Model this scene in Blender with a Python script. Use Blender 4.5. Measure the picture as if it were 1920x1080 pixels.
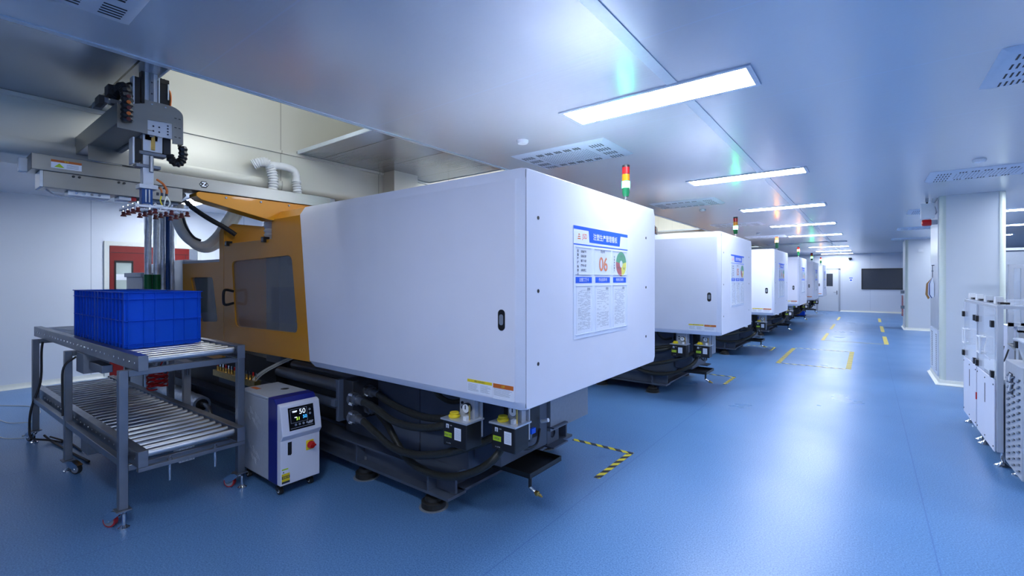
import bpy, bmesh, math, random
from mathutils import Vector, Matrix

# ------------------------------------------------------------------ scene, camera, light, exposure
scene = bpy.context.scene
for o in list(bpy.data.objects):
    bpy.data.objects.remove(o, do_unlink=True)
COL = scene.collection
PI = math.pi

cam_data = bpy.data.cameras.new('camera')
cam = bpy.data.objects.new('camera', cam_data)
COL.objects.link(cam)
scene.camera = cam
cam_data.sensor_width = 36.0
cam_data.lens = 869.0 / 1920.0 * 36.0
cam_data.shift_y = -16.0 / 1920.0
cam_data.clip_start = 0.05
cam_data.clip_end = 200
cam.location = (0, 0, 1.63)
cam.rotation_euler = (PI / 2, 0, math.atan(667 / 869.0))

scene.view_settings.view_transform = 'Standard'
scene.view_settings.look = 'None'
scene.view_settings.gamma = 1.0
scene.view_settings.use_curve_mapping = False
scene.view_settings.exposure = 1.06

world = bpy.data.worlds.new('world')
scene.world = world
world.use_nodes = True
world.node_tree.nodes['Background'].inputs[0].default_value = (0.30, 0.42, 0.75, 1)
world.node_tree.nodes['Background'].inputs[1].default_value = 0.05

LAMP_COL = (0.80, 0.87, 1.0)
LAMP_E = 26.0          # brightness of the ceiling panel lights

H = 2.92               # ceiling height
XW, XE = -10.07, 6.0   # left and right walls
YS, YN = -7.5, 28.9    # wall behind the camera and far wall


# ------------------------------------------------------------------ materials
MATS = {}


def mat(name, col, rough=0.5, metal=0.0, noise=0.0, nscale=40, bump=0.0, bscale=200, stretch=(1, 1, 1),
        emit=None, estr=0, trans=0.0, alpha=1.0, spec=0.5, coat=0.0, rvar=0.0, ior=1.45):
    if name in MATS:
        return MATS[name]
    m = bpy.data.materials.new(name)
    m.use_nodes = True
    nt = m.node_tree
    b = nt.nodes['Principled BSDF']
    b.inputs['Base Color'].default_value = (*col, 1)
    b.inputs['Roughness'].default_value = rough
    b.inputs['Metallic'].default_value = metal
    b.inputs['Specular IOR Level'].default_value = spec
    b.inputs['Transmission Weight'].default_value = trans
    b.inputs['Alpha'].default_value = alpha
    b.inputs['Coat Weight'].default_value = coat
    b.inputs['IOR'].default_value = ior
    tc = nt.nodes.new('ShaderNodeTexCoord')
    mp = nt.nodes.new('ShaderNodeMapping')
    mp.inputs['Scale'].default_value = stretch
    nt.links.new(tc.outputs['Object'], mp.inputs[0])
    nz = nt.nodes.new('ShaderNodeTexNoise')
    nz.inputs['Scale'].default_value = nscale
    nz.inputs['Detail'].default_value = 3
    nt.links.new(mp.outputs[0], nz.inputs['Vector'])
    if noise > 0:
        mr = nt.nodes.new('ShaderNodeMapRange')
        mr.inputs['From Min'].default_value = 0.3
        mr.inputs['From Max'].default_value = 0.7
        mr.inputs['To Min'].default_value = 1 - noise
        mr.inputs['To Max'].default_value = 1 + noise
        nt.links.new(nz.outputs[0], mr.inputs[0])
        mx = nt.nodes.new('ShaderNodeVectorMath')
        mx.operation = 'SCALE'
        mx.inputs[0].default_value = col
        nt.links.new(mr.outputs[0], mx.inputs['Scale'])
        nt.links.new(mx.outputs[0], b.inputs['Base Color'])
    if rvar > 0:
        mr = nt.nodes.new('ShaderNodeMapRange')
        mr.inputs['From Min'].default_value = 0.3
        mr.inputs['From Max'].default_value = 0.7
        mr.inputs['To Min'].default_value = max(0.02, rough - rvar)
        mr.inputs['To Max'].default_value = rough + rvar
        nt.links.new(nz.outputs[0], mr.inputs[0])
        nt.links.new(mr.outputs[0], b.inputs['Roughness'])
    if bump > 0:
        n2 = nt.nodes.new('ShaderNodeTexNoise')
        n2.inputs['Scale'].default_value = bscale
        nt.links.new(mp.outputs[0], n2.inputs['Vector'])
        bp = nt.nodes.new('ShaderNodeBump')
        bp.inputs['Strength'].default_value = bump
        bp.inputs['Distance'].default_value = 0.004
        nt.links.new(n2.outputs[0], bp.inputs['Height'])
        nt.links.new(bp.outputs[0], b.inputs['Normal'])
    if emit:
        b.inputs['Emission Color'].default_value = (*emit, 1)
        b.inputs['Emission Strength'].default_value = estr
    MATS[name] = m
    return m


M_hood = mat('white_enamel', (0.71, 0.73, 0.84), 0.38, noise=0.015, nscale=3, bump=0.05, bscale=500)
M_yel = mat('yellow_enamel', (0.60, 0.25, 0.008), 0.40, noise=0.03, nscale=4, bump=0.08, bscale=450, coat=0.15)
M_black = mat('black_plastic', (0.012, 0.012, 0.014), 0.35, noise=0.1)
M_blacksteel = mat('black_painted_steel', (0.010, 0.011, 0.013), 0.4, noise=0.1)
M_rubber = mat('black_rubber', (0.018, 0.018, 0.018), 0.55, noise=0.15, nscale=30)
M_hose = mat('black_hydraulic_hose', (0.022, 0.023, 0.020), 0.38, noise=0.2, nscale=60, bump=0.3, bscale=120)
M_tank = mat('blue_grey_steel', (0.065, 0.082, 0.12), 0.45, noise=0.1, nscale=5)
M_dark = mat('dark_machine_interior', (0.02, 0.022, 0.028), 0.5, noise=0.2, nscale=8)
M_steel = mat('galvanised_steel', (0.23, 0.25, 0.29), 0.34, metal=0.85, noise=0.08, nscale=8, rvar=0.06)
M_stain = mat('brushed_steel', (0.29, 0.285, 0.265), 0.34, metal=0.9, noise=0.05, nscale=3, stretch=(1, 1, 4), rvar=0.015)
M_roll = mat('polished_roller', (0.62, 0.64, 0.67), 0.30, metal=1.0, noise=0.04, nscale=10)
M_chrome = mat('chrome', (0.75, 0.77, 0.8), 0.12, metal=1.0, noise=0.03)
M_alu = mat('anodised_aluminium', (0.62, 0.65, 0.70), 0.3, metal=0.55, noise=0.03, nscale=6)
M_foil = mat('silver_foil', (0.74, 0.78, 0.85), 0.36, metal=1.0, noise=0.12, nscale=20, bump=1.0, bscale=60, stretch=(1, 1, 1))
M_brass = mat('brass', (0.60, 0.40, 0.12), 0.3, metal=1.0, noise=0.15)
M_crate = mat('blue_polypropylene', (0.0, 0.078, 0.66), 0.5, spec=0.25, noise=0.06, nscale=5, bump=0.08, bscale=80)
M_navy = mat('navy_enamel', (0.010, 0.016, 0.19), 0.35, noise=0.03)
M_white = mat('white_plastic', (0.75, 0.78, 0.82), 0.4, noise=0.02)
M_grey = mat('light_grey_paint', (0.40, 0.43, 0.49), 0.42, noise=0.04)
M_midgrey = mat('mid_grey_paint', (0.22, 0.25, 0.30), 0.45, noise=0.05)
M_cream = mat('cream_hose', (0.88, 0.88, 0.80), 0.4, noise=0.04, nscale=12, bump=0.3, bscale=60)
M_ywarn = mat('warning_yellow', (0.80, 0.62, 0.02), 0.45, noise=0.03)
M_lime = mat('lime_label', (0.42, 0.62, 0.02), 0.5, noise=0.03)
M_orange = mat('orange_label', (0.55, 0.13, 0.02), 0.5, noise=0.03)
M_red = mat('red_plastic', (0.50, 0.010, 0.010), 0.3, noise=0.04)
M_reddoor = mat('red_enamel', (0.20, 0.012, 0.010), 0.35, noise=0.04)
M_blue = mat('blue_print', (0.0, 0.10, 0.72), 0.45, noise=0.02)
M_ink = mat('dark_ink', (0.03, 0.035, 0.06), 0.6, noise=0.05)
M_greyink = mat('grey_ink', (0.30, 0.33, 0.42), 0.6, noise=0.1)
M_oink = mat('orange_ink', (0.70, 0.17, 0.02), 0.5, noise=0.03)
M_paper = mat('white_paper', (0.76, 0.80, 0.90), 0.5, noise=0.02)
M_board = mat('gloss_white_board', (0.72, 0.78, 0.93), 0.25, noise=0.01)
M_sleeve = mat('clear_acrylic_sleeve', (0.9, 0.95, 1.0), 0.08, noise=0.01, trans=0.0, alpha=0.07)
M_greenprint = mat('green_print', (0.01, 0.30, 0.12), 0.45, noise=0.02)
M_redprint = mat('red_print', (0.42, 0.02, 0.03), 0.45, noise=0.02)
M_yprint = mat('yellow_print', (0.80, 0.75, 0.02), 0.45, noise=0.02)
M_glass = mat('tinted_window', (0.30, 0.34, 0.40), 0.03, noise=0.01, alpha=0.25, spec=0.6)
M_wall = mat('wall_sandwich_panel', (0.66, 0.70, 0.76), 0.42, noise=0.01, nscale=2)
M_pillar = mat('pillar_sandwich_panel', (0.66, 0.70, 0.74), 0.42, noise=0.01, nscale=2)
M_recess = mat('cream_sandwich_panel', (0.70, 0.69, 0.62), 0.38, noise=0.02, nscale=2)
M_cove = mat('pale_green_cove', (0.62, 0.68, 0.62), 0.35, noise=0.02)
M_covebase = mat('white_cove_base', (0.74, 0.76, 0.70), 0.35, noise=0.02)
M_trim = mat('ceiling_joint_strip', (0.62, 0.70, 0.78), 0.3, metal=0.3, noise=0.02)
M_lampoff = mat('unlit_diffuser', (0.55, 0.62, 0.72), 0.4, noise=0.02)
M_frame = mat('lamp_frame', (0.50, 0.56, 0.68), 0.35, metal=0.3, noise=0.02)
M_vent = mat('vent_white', (0.62, 0.68, 0.78), 0.4, noise=0.02)
M_slot = mat('vent_slot', (0.02, 0.022, 0.03), 0.6, noise=0.1)
M_lamp = mat('lit_diffuser', (0.9, 0.95, 1.0), 0.5, noise=0.01, emit=LAMP_COL, estr=LAMP_E)
M_lampweak = mat('weak_lit_diffuser', (0.9, 0.95, 1.0), 0.5, noise=0.01, emit=LAMP_COL, estr=LAMP_E * 0.22)
M_lampdim = mat('aged_lit_diffuser', (0.9, 0.95, 1.0), 0.5, noise=0.01, emit=LAMP_COL, estr=LAMP_E * 0.78)  # emission cut to balance the light around the viewer and far wall
M_recessfill = mat('warm_tube', (0.9, 0.9, 0.8), 0.5, noise=0.01, emit=(0.93, 0.98, 1.0), estr=19)  # glow of the strips added to brighten the recess walls
M_screen = mat('display_black', (0.006, 0.007, 0.010), 0.15, noise=0.05)
M_dw = mat('lit_digits_white', (0.8, 0.85, 1), 0.5, noise=0.01, emit=(0.75, 0.85, 1.0), estr=0.5)
M_dy = mat('lit_digits_lime', (0.5, 0.8, 0.1), 0.5, noise=0.01, emit=(0.5, 0.85, 0.05), estr=0.35)
M_db = mat('lit_digits_blue', (0.1, 0.5, 0.9), 0.5, noise=0.01, emit=(0.05, 0.45, 1.0), estr=0.45)
M_lensred = mat('red_lens', (0.45, 0.012, 0.015), 0.2, noise=0.03)
M_lensamb = mat('amber_lens', (0.62, 0.20, 0.01), 0.2, noise=0.03)
M_lensgrn = mat('green_lens', (0.010, 0.12, 0.05), 0.2, noise=0.03)
M_litgrn = mat('lit_green_lens', (0.3, 1, 0.6), 0.2, noise=0.01, emit=(0.05, 1.0, 0.28), estr=26)
M_litamb = mat('lit_amber_lens', (1, 0.6, 0.1), 0.2, noise=0.01, emit=(1.0, 0.42, 0.04), estr=24)
M_lit_red = mat('lit_red_lens', (1, 0.2, 0.1), 0.2, noise=0.01, emit=(1.0, 0.10, 0.04), estr=4)
M_acryl = mat('clear_acrylic', (0.80, 0.86, 0.98), 0.05, noise=0.01, alpha=0.32, spec=0.6)
M_tub = mat('translucent_tub', (0.72, 0.78, 0.88), 0.25, noise=0.03, alpha=0.55)
M_darkglass = mat('dark_glass', (0.050, 0.058, 0.075), 0.12, noise=0.05, spec=0.6)
M_kraft = mat('kraft_folder', (0.38, 0.20, 0.07), 0.6, noise=0.05)
M_tube = mat('clear_tube', (0.62, 0.62, 0.58), 0.3, noise=0.05)
M_bluepipe = mat('blue_pipe', (0.005, 0.06, 0.25), 0.35, noise=0.03)
M_greenband = mat('green_band', (0.0, 0.16, 0.05), 0.35, noise=0.03)
M_tintglass = mat('clear_glass', (0.6, 0.7, 0.65), 0.05, noise=0.01, alpha=0.5)
M_tapeY = mat('worn_yellow_tape', (0.62, 0.50, 0.10), 0.5, noise=0.15, nscale=25)
M_bronze = mat('red_brown_cups', (0.10, 0.018, 0.015), 0.4, noise=0.1)
M_greytape = mat('cable_jacket', (0.03, 0.03, 0.033), 0.5, noise=0.1)


def floor_material():
    m = bpy.data.materials.new('blue_vinyl')
    m.use_nodes = True
    nt = m.node_tree
    b = nt.nodes['Principled BSDF']
    tc = nt.nodes.new('ShaderNodeTexCoord')
    n1 = nt.nodes.new('ShaderNodeTexNoise'); n1.inputs['Scale'].default_value = 115; n1.inputs['Detail'].default_value = 2
    n2 = nt.nodes.new('ShaderNodeTexNoise'); n2.inputs['Scale'].default_value = 1.1; n2.inputs['Detail'].default_value = 4
    nt.links.new(tc.outputs['Object'], n1.inputs['Vector'])
    nt.links.new(tc.outputs['Object'], n2.inputs['Vector'])
    cr = nt.nodes.new('ShaderNodeValToRGB')
    cr.color_ramp.elements[0].position = 0.30; cr.color_ramp.elements[0].color = (0.050, 0.145, 0.345, 1)
    cr.color_ramp.elements[1].position = 0.72; cr.color_ramp.elements[1].color = (0.160, 0.320, 0.58, 1)
    nt.links.new(n1.outputs[0], cr.inputs[0])
    # weld seams between the vinyl sheets, 2 m apart across the room
    sp = nt.nodes.new('ShaderNodeSeparateXYZ')
    nt.links.new(tc.outputs['Object'], sp.inputs[0])

    def seam(sock, off, per, w):
        a = nt.nodes.new('ShaderNodeMath'); a.operation = 'ADD'; a.inputs[1].default_value = off
        nt.links.new(sock, a.inputs[0])
        f = nt.nodes.new('ShaderNodeMath'); f.operation = 'PINGPONG'; f.inputs[1].default_value = per
        nt.links.new(a.outputs[0], f.inputs[0])
        c = nt.nodes.new('ShaderNodeMath'); c.operation = 'LESS_THAN'; c.inputs[1].default_value = w
        nt.links.new(f.outputs[0], c.inputs[0])
        return c.outputs[0]
    s1 = seam(sp.outputs[0], -0.32 + 20.0, 1.0, 0.004)
    mx = nt.nodes.new('ShaderNodeMix'); mx.data_type = 'RGBA'
    mx.inputs['B'].default_value = (0.05, 0.13, 0.36, 1)
    nt.links.new(cr.outputs[0], mx.inputs['A'])
    ml = nt.nodes.new('ShaderNodeMath'); ml.operation = 'MULTIPLY'; ml.inputs[1].default_value = 0.6
    nt.links.new(s1, ml.inputs[0])
    nt.links.new(ml.outputs[0], mx.inputs['Factor'])
    # scuff marks
    n3 = nt.nodes.new('ShaderNodeTexNoise'); n3.inputs['Scale'].default_value = 2.2; n3.inputs['Detail'].default_value = 8
    nt.links.new(tc.outputs['Object'], n3.inputs['Vector'])
    mr3 = nt.nodes.new('ShaderNodeMapRange')
    mr3.inputs['From Min'].default_value = 0.68; mr3.inputs['From Max'].default_value = 0.74
    nt.links.new(n3.outputs[0], mr3.inputs[0])
    ml3 = nt.nodes.new('ShaderNodeMath'); ml3.operation = 'MULTIPLY'; ml3.inputs[1].default_value = 0.18
    nt.links.new(mr3.outputs[0], ml3.inputs[0])
    mx3 = nt.nodes.new('ShaderNodeMix'); mx3.data_type = 'RGBA'
    mx3.inputs['B'].default_value = (0.05, 0.12, 0.30, 1)
    nt.links.new(mx.outputs['Result'], mx3.inputs['A'])
    nt.links.new(ml3.outputs[0], mx3.inputs['Factor'])
    nt.links.new(mx3.outputs['Result'], b.inputs['Base Color'])
    mr = nt.nodes.new('ShaderNodeMapRange')
    mr.inputs['From Min'].default_value = 0.3; mr.inputs['From Max'].default_value = 0.7
    mr.inputs['To Min'].default_value = 0.27; mr.inputs['To Max'].default_value = 0.36
    nt.links.new(n2.outputs[0], mr.inputs[0])
    nt.links.new(mr.outputs[0], b.inputs['Roughness'])
    bp = nt.nodes.new('ShaderNodeBump'); bp.inputs['Strength'].default_value = 0.06; bp.inputs['Distance'].default_value = 0.002
    nt.links.new(n1.outputs[0], bp.inputs['Height'])
    nt.links.new(bp.outputs[0], b.inputs['Normal'])
    b.inputs['Specular IOR Level'].default_value = 0.5
    return m


def panel_material(name, col, axis, off, per, rough, metal, linecol, w=0.0055, streak=True, spec=0.5):
    """flat metal sandwich panels with thin joints every `per` metres along `axis`"""
    m = bpy.data.materials.new(name)
    m.use_nodes = True
    nt = m.node_tree
    b = nt.nodes['Principled BSDF']
    tc = nt.nodes.new('ShaderNodeTexCoord')
    sp = nt.nodes.new('ShaderNodeSeparateXYZ')
    nt.links.new(tc.outputs['Object'], sp.inputs[0])
    a = nt.nodes.new('ShaderNodeMath'); a.operation = 'ADD'; a.inputs[1].default_value = -off + per * 2 * 20
    nt.links.new(sp.outputs[axis], a.inputs[0])
    f = nt.nodes.new('ShaderNodeMath'); f.operation = 'PINGPONG'; f.inputs[1].default_value = per / 2
    nt.links.new(a.outputs[0], f.inputs[0])
    c = nt.nodes.new('ShaderNodeMath'); c.operation = 'LESS_THAN'; c.inputs[1].default_value = w
    nt.links.new(f.outputs[0], c.inputs[0])
    mx = nt.nodes.new('ShaderNodeMix'); mx.data_type = 'RGBA'
    mx.inputs['A'].default_value = (*col, 1)
    mx.inputs['B'].default_value = (*linecol, 1)
    nt.links.new(c.outputs[0], mx.inputs['Factor'])
    nt.links.new(mx.outputs['Result'], b.inputs['Base Color'])
    b.inputs['Roughness'].default_value = rough
    b.inputs['Metallic'].default_value = metal
    b.inputs['Specular IOR Level'].default_value = spec
    if streak:
        mp = nt.nodes.new('ShaderNodeMapping')
        mp.inputs['Scale'].default_value = (0.6, 14, 1) if axis == 1 else (14, 0.6, 0.6)
        nt.links.new(tc.outputs['Object'], mp.inputs[0])
        nz = nt.nodes.new('ShaderNodeTexNoise'); nz.inputs['Scale'].default_value = 3.0; nz.inputs['Detail'].default_value = 3
        nt.links.new(mp.outputs[0], nz.inputs['Vector'])
        bp = nt.nodes.new('ShaderNodeBump'); bp.inputs['Strength'].default_value = 0.06; bp.inputs['Distance'].default_value = 0.01
        nt.links.new(nz.outputs[0], bp.inputs['Height'])
        nt.links.new(bp.outputs[0], b.inputs['Normal'])
    return m


def hazard_material(name, diag):
    """black and yellow diagonal floor marking tape"""
    m = bpy.data.materials.new(name)
    m.use_nodes = True
    nt = m.node_tree
    b = nt.nodes['Principled BSDF']
    b.inputs['Roughness'].default_value = 0.45
    tc = nt.nodes.new('ShaderNodeTexCoord')
    sp = nt.nodes.new('ShaderNodeSeparateXYZ')
    nt.links.new(tc.outputs['Object'], sp.inputs[0])
    s = nt.nodes.new('ShaderNodeMath'); s.operation = 'ADD' if diag > 0 else 'SUBTRACT'
    nt.links.new(sp.outputs[0], s.inputs[0]); nt.links.new(sp.outputs[1], s.inputs[1])
    a = nt.nodes.new('ShaderNodeMath'); a.operation = 'ADD'; a.inputs[1].default_value = 40
    nt.links.new(s.outputs[0], a.inputs[0])
    f = nt.nodes.new('ShaderNodeMath'); f.operation = 'PINGPONG'; f.inputs[1].default_value = 0.065
    nt.links.new(a.outputs[0], f.inputs[0])
    c = nt.nodes.new('ShaderNodeMath'); c.operation = 'LESS_THAN'; c.inputs[1].default_value = 0.0325
    nt.links.new(f.outputs[0], c.inputs[0])
    mx = nt.nodes.new('ShaderNodeMix'); mx.data_type = 'RGBA'
    mx.inputs['A'].default_value = (0.75, 0.62, 0.03, 1)
    mx.inputs['B'].default_value = (0.02, 0.02, 0.03, 1)
    nt.links.new(c.outputs[0], mx.inputs['Factor'])
    nt.links.new(mx.outputs['Result'], b.inputs['Base Color'])
    return m


M_floor = floor_material()
M_ceil = panel_material('ceiling_panel', (0.63, 0.66, 0.71), 1, 1.10, 1.30, 0.24, 0.25, (0.62, 0.68, 0.78))
M_ceildark = panel_material('low_ceiling_panel', (0.42, 0.44, 0.47), 1, 1.45, 0.62, 0.18, 0.55, (0.1, 0.1, 0.1))
M_farwall = panel_material('far_wall_panel', (0.66, 0.71, 0.80), 0, -1.05, 1.15, 0.4, 0.0, (0.5, 0.55, 0.65), streak=False)
M_leftwall = panel_material('left_wall_panel', (0.77, 0.81, 0.87), 1, 0.65, 1.17, 0.4, 0.0, (0.5, 0.55, 0.62), streak=False)
M_bulk = panel_material('bulkhead_panel', (0.66, 0.66, 0.60), 1, 1.10, 1.17, 0.32, 0.1, (0.42, 0.42, 0.38), streak=False)
M_haz1 = hazard_material('hazard_tape', 1)
M_haz2 = hazard_material('hazard_tape_reverse', -1)


# ------------------------------------------------------------------ mesh helpers
class MB:
    def __init__(s):
        s.bm = bmesh.new()
        s.mats = []

    def mi(s, m):
        if m not in s.mats:
            s.mats.append(m)
        return s.mats.index(m)

    def face(s, vs, m, smooth=False):
        try:
            f = s.bm.faces.new(vs)
        except ValueError:
            return None
        f.material_index = s.mi(m)
        f.smooth = smooth
        return f

    def quad(s, pts, m):
        return s.face([s.bm.verts.new(p) for p in pts], m)

    def box(s, x0, x1, y0, y1, z0, z1, m):
        v = [s.bm.verts.new((x, y, z)) for z in (z0, z1) for x, y in ((x0, y0), (x1, y0), (x1, y1), (x0, y1))]
        for f in ((3, 2, 1, 0), (4, 5, 6, 7), (0, 1, 5, 4), (1, 2, 6, 5), (2, 3, 7, 6), (3, 0, 4, 7)):
            s.face([v[i] for i in f], m)
        return v

    def obox(s, c, size, rot, m):
        """box centred at c, turned by Matrix rot"""
        v = s.box(-size[0] / 2, size[0] / 2, -size[1] / 2, size[1] / 2, -size[2] / 2, size[2] / 2, m)
        for q in v:
            q.co = rot @ q.co + Vector(c)

    def ring(s, c, ax1, ax2, r, n):
        return [s.bm.verts.new(c + ax1 * (r * math.cos(2 * PI * i / n)) + ax2 * (r * math.sin(2 * PI * i / n))) for i in range(n)]

    def lathe(s, p0, d, prof, m, n=20, caps=True, smooth=True):
        """profile of (distance along d, radius) turned about the axis p0 + t d"""
        d = Vector(d).normalized(); p0 = Vector(p0)
        a = d.orthogonal().normalized(); b = d.cross(a)
        rs = [s.ring(p0 + d * t, a, b, max(r, 1e-4), n) for t, r in prof]
        for q, w in zip(rs, rs[1:]):
            for i in range(n):
                s.face([q[i], q[(i + 1) % n], w[(i + 1) % n], w[i]], m, smooth)
        if caps:
            s.face(list(reversed(rs[0])), m)
            s.face(rs[-1], m)

    def cyl(s, p0, p1, r, m, r2=None, n=16):
        p0 = Vector(p0); p1 = Vector(p1)
        s.lathe(p0, p1 - p0, [(0, r), ((p1 - p0).length, r if r2 is None else r2)], m, n)

    def tube(s, pts, r, m, n=10, sub=6, ridged=0, rr=None):
        """smooth tube through the points; ridged > 0 gives corrugations of that pitch"""
        P = [Vector(p) for p in pts]
        path = []
        if sub <= 1 or len(P) < 3:
            path = P
        else:
            for i in range(len(P) - 1):
                p0 = P[i - 1] if i > 0 else P[i] * 2 - P[i + 1]
                p1, p2 = P[i], P[i + 1]
                p3 = P[i + 2] if i + 2 < len(P) else P[i + 1] * 2 - P[i]
                for k in range(sub):
                    t = k / sub
                    path.append(0.5 * ((2 * p1) + (p2 - p0) * t + (2 * p0 - 5 * p1 + 4 * p2 - p3) * t * t + (3 * p1 - p0 - 3 * p2 + p3) * t ** 3))
            path.append(P[-1])
        if ridged > 0:
            fine = [path[0]]; acc = 0
            for q, w in zip(path, path[1:]):
                L = (w - q).length; k = max(1, int(L / (ridged / 2)))
                for j in range(1, k + 1):
                    fine.append(q.lerp(w, j / k))
            path = fine
        a = None; rings = []
        for i, p in enumerate(path):
            t = (path[min(i + 1, len(path) - 1)] - path[max(i - 1, 0)])
            if t.length < 1e-9:
                continue
            t.normalize()
            if a is None:
                a = t.orthogonal().normalized()
            a = (a - t * a.dot(t)).normalized()
            b = t.cross(a)
            rad = r
            if ridged > 0:
                rad = r * (1.10 if i % 2 else 0.84)
            rings.append(s.ring(p, a, b, rad, n))
        for q, w in zip(rings, rings[1:]):
            for i in range(n):
                s.face([q[i], q[(i + 1) % n], w[(i + 1) % n], w[i]], m, True)
        s.face(list(reversed(rings[0])), m)
        s.face(rings[-1], m)

    def prism(s, poly, axis, a0, a1, m, holes=()):
        """2D polygon extruded along axis 0/1/2 between a0 and a1, with optional holes"""
        def co(p, a):
            if axis == 0:
                return (a, p[0], p[1])
            if axis == 1:
                return (p[0], a, p[1])
            return (p[0], p[1], a)
        if not holes:
            b = [s.bm.verts.new(co(p, a0)) for p in poly]
            t = [s.bm.verts.new(co(p, a1)) for p in poly]
            s.face(list(reversed(b)), m); s.face(t, m)
            for i in range(len(poly)):
                j = (i + 1) % len(poly)
                s.face([b[i], b[j], t[j], t[i]], m)
            return
        for a in (a0, a1):
            edges = []
            for loop in (poly, *holes):
                vs = [s.bm.verts.new(co(p, a)) for p in loop]
                for i in range(len(vs)):
                    edges.append(s.bm.edges.new((vs[i], vs[(i + 1) % len(vs)])))
            r = bmesh.ops.triangle_fill(s.bm, edges=edges, use_beauty=True, use_dissolve=False)
            for g in r['geom']:
                if isinstance(g, bmesh.types.BMFace):
                    g.material_index = s.mi(m)
        for loop in (poly, *holes):
            for i in range(len(loop)):
                p, q = loop[i], loop[(i + 1) % len(loop)]
                s.quad([co(p, a0), co(q, a0), co(q, a1), co(p, a1)], m)

    def torus(s, c, d, R, r, m, n=20, k=8):
        d = Vector(d).normalized(); a = d.orthogonal().normalized(); b = d.cross(a); c = Vector(c)
        rs = []
        for i in range(n):
            u = a * math.cos(2 * PI * i / n) + b * math.sin(2 * PI * i / n)
            rs.append(s.ring(c + u * R, u, d, r, k))
        for i in range(n):
            q, w = rs[i], rs[(i + 1) % n]
            for j in range(k):
                s.face([q[j], q[(j + 1) % k], w[(j + 1) % k], w[j]], m, True)

    def text(s, body, c, size, m, facing='x+', align='CENTER', bold=0.0, vertical=False):
        if vertical:
            n = len(body)
            for i, ch in enumerate(body):
                s.text(ch, (c[0], c[1], c[2] + (n / 2 - i - 0.5) * size * 1.25), size, m, facing, 'CENTER', bold)
            return
        cu = bpy.data.curves.new('t', 'FONT')
        cu.body = body; cu.size = size; cu.align_x = align; cu.align_y = 'CENTER'
        cu.resolution_u = 5 if body.isascii() else 1; cu.offset = bold
        o = bpy.data.objects.new('t', cu)
        COL.objects.link(o)
        dg = bpy.context.evaluated_depsgraph_get()
        me = bpy.data.meshes.new_from_object(o.evaluated_get(dg))
        R = {'x+': Matrix(((0, 0, 1), (1, 0, 0), (0, 1, 0))), 'y-': Matrix(((1, 0, 0), (0, 0, -1), (0, 1, 0))),
             'x-': Matrix(((0, 0, -1), (-1, 0, 0), (0, 1, 0))), 'z+': Matrix(((1, 0, 0), (0, 1, 0), (0, 0, 1)))}[facing] if isinstance(facing, str) else facing
        vs = [s.bm.verts.new(R @ v.co + Vector(c)) for v in me.vertices]
        for p in me.polygons:
            s.face([vs[i] for i in p.vertices], m)
        bpy.data.objects.remove(o); bpy.data.curves.remove(cu); bpy.data.meshes.remove(me)

    def build(s, name, parent=None, bevel=0.0, seg=2, off=None):
        bmesh.ops.remove_doubles(s.bm, verts=[], dist=0)
        if off is None:
            off = OFF.get(parent, Vector((0, 0, 0))) if parent else Vector((0, 0, 0))
        if off.length:
            bmesh.ops.translate(s.bm, verts=s.bm.verts, vec=-off)
        bmesh.ops.recalc_face_normals(s.bm, faces=s.bm.faces)
        me = bpy.data.meshes.new(name)
        s.bm.to_mesh(me); s.bm.free()
        me.set_sharp_from_angle(angle=math.radians(38))
        for m in s.mats:
            me.materials.append(m)
        o = bpy.data.objects.new(name, me)
        COL.objects.link(o)
        if parent:
            o.parent = parent
            OFF[o] = OFF.get(parent, Vector((0, 0, 0)))
        if bevel > 0:
            md = o.modifiers.new('bevel', 'BEVEL')
            md.width = bevel; md.segments = seg; md.limit_method = 'ANGLE'; md.angle_limit = math.radians(40)
            md.harden_normals = False
        return o


OFF = {}


def tag(o, label, cat, group=None, kind=None):
    if label: o['label'] = label
    if cat: o['category'] = cat
    if group: o['group'] = group
    if kind: o['kind'] = kind
    return o


def thing(name, label, cat, loc=(0, 0, 0), rotz=0.0, group=None, local=False):
    o = bpy.data.objects.new(name, None)
    COL.objects.link(o)
    o.empty_display_size = 0.1
    o.location = loc; o.rotation_euler = (0, 0, rotz)
    OFF[o] = Vector((0, 0, 0)) if local else Vector(loc)
    return tag(o, label, cat, group)


def struct(name, mb, **k):
    o = mb.build(name, **k)
    o['kind'] = 'structure'
    return o


def copy_tree(o, parent=None):
    c = o.copy()
    COL.objects.link(c)
    if parent:
        c.parent = parent
    for ch in [q for q in bpy.data.objects if q.parent == o]:
        copy_tree(ch, c)
    return c


def single(name, mb, label, cat, loc=None, group=None, **k):
    """a thing that is one mesh, with its origin at loc"""
    off = Vector(loc) if loc else Vector((0, 0, 0))
    o = mb.build(name, off=off, **k)
    o.location = off
    return tag(o, label, cat, group)


def rrect(x0, x1, z0, z1, r, n=5):
    pts = []
    for cx, cz, a0 in ((x1 - r, z0 + r, -90), (x1 - r, z1 - r, 0), (x0 + r, z1 - r, 90), (x0 + r, z0 + r, 180)):
        for i in range(n + 1):
            a = math.radians(a0 + 90 * i / n)
            pts.append((cx + r * math.cos(a), cz + r * math.sin(a)))
    return pts


def round_poly(poly, r, n=5):
    out = []
    N = len(poly)
    for i in range(N):
        p = Vector(poly[i]); a = Vector(poly[i - 1]); b = Vector(poly[(i + 1) % N])
        u = (a - p).normalized(); v = (b - p).normalized()
        for k in range(n + 1):
            t = k / n
            q0 = p + u * r; q1 = p + v * r
            q = (1 - t) ** 2 * q0 + 2 * t * (1 - t) * p + t * t * q1
            out.append((q.x, q.y))
    return out


# ------------------------------------------------------------------ the room
b = MB(); b.box(XW - .1, XE + .1, YS - .1, YN + .1, -0.06, 0, M_floor); struct('floor', b)

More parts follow.
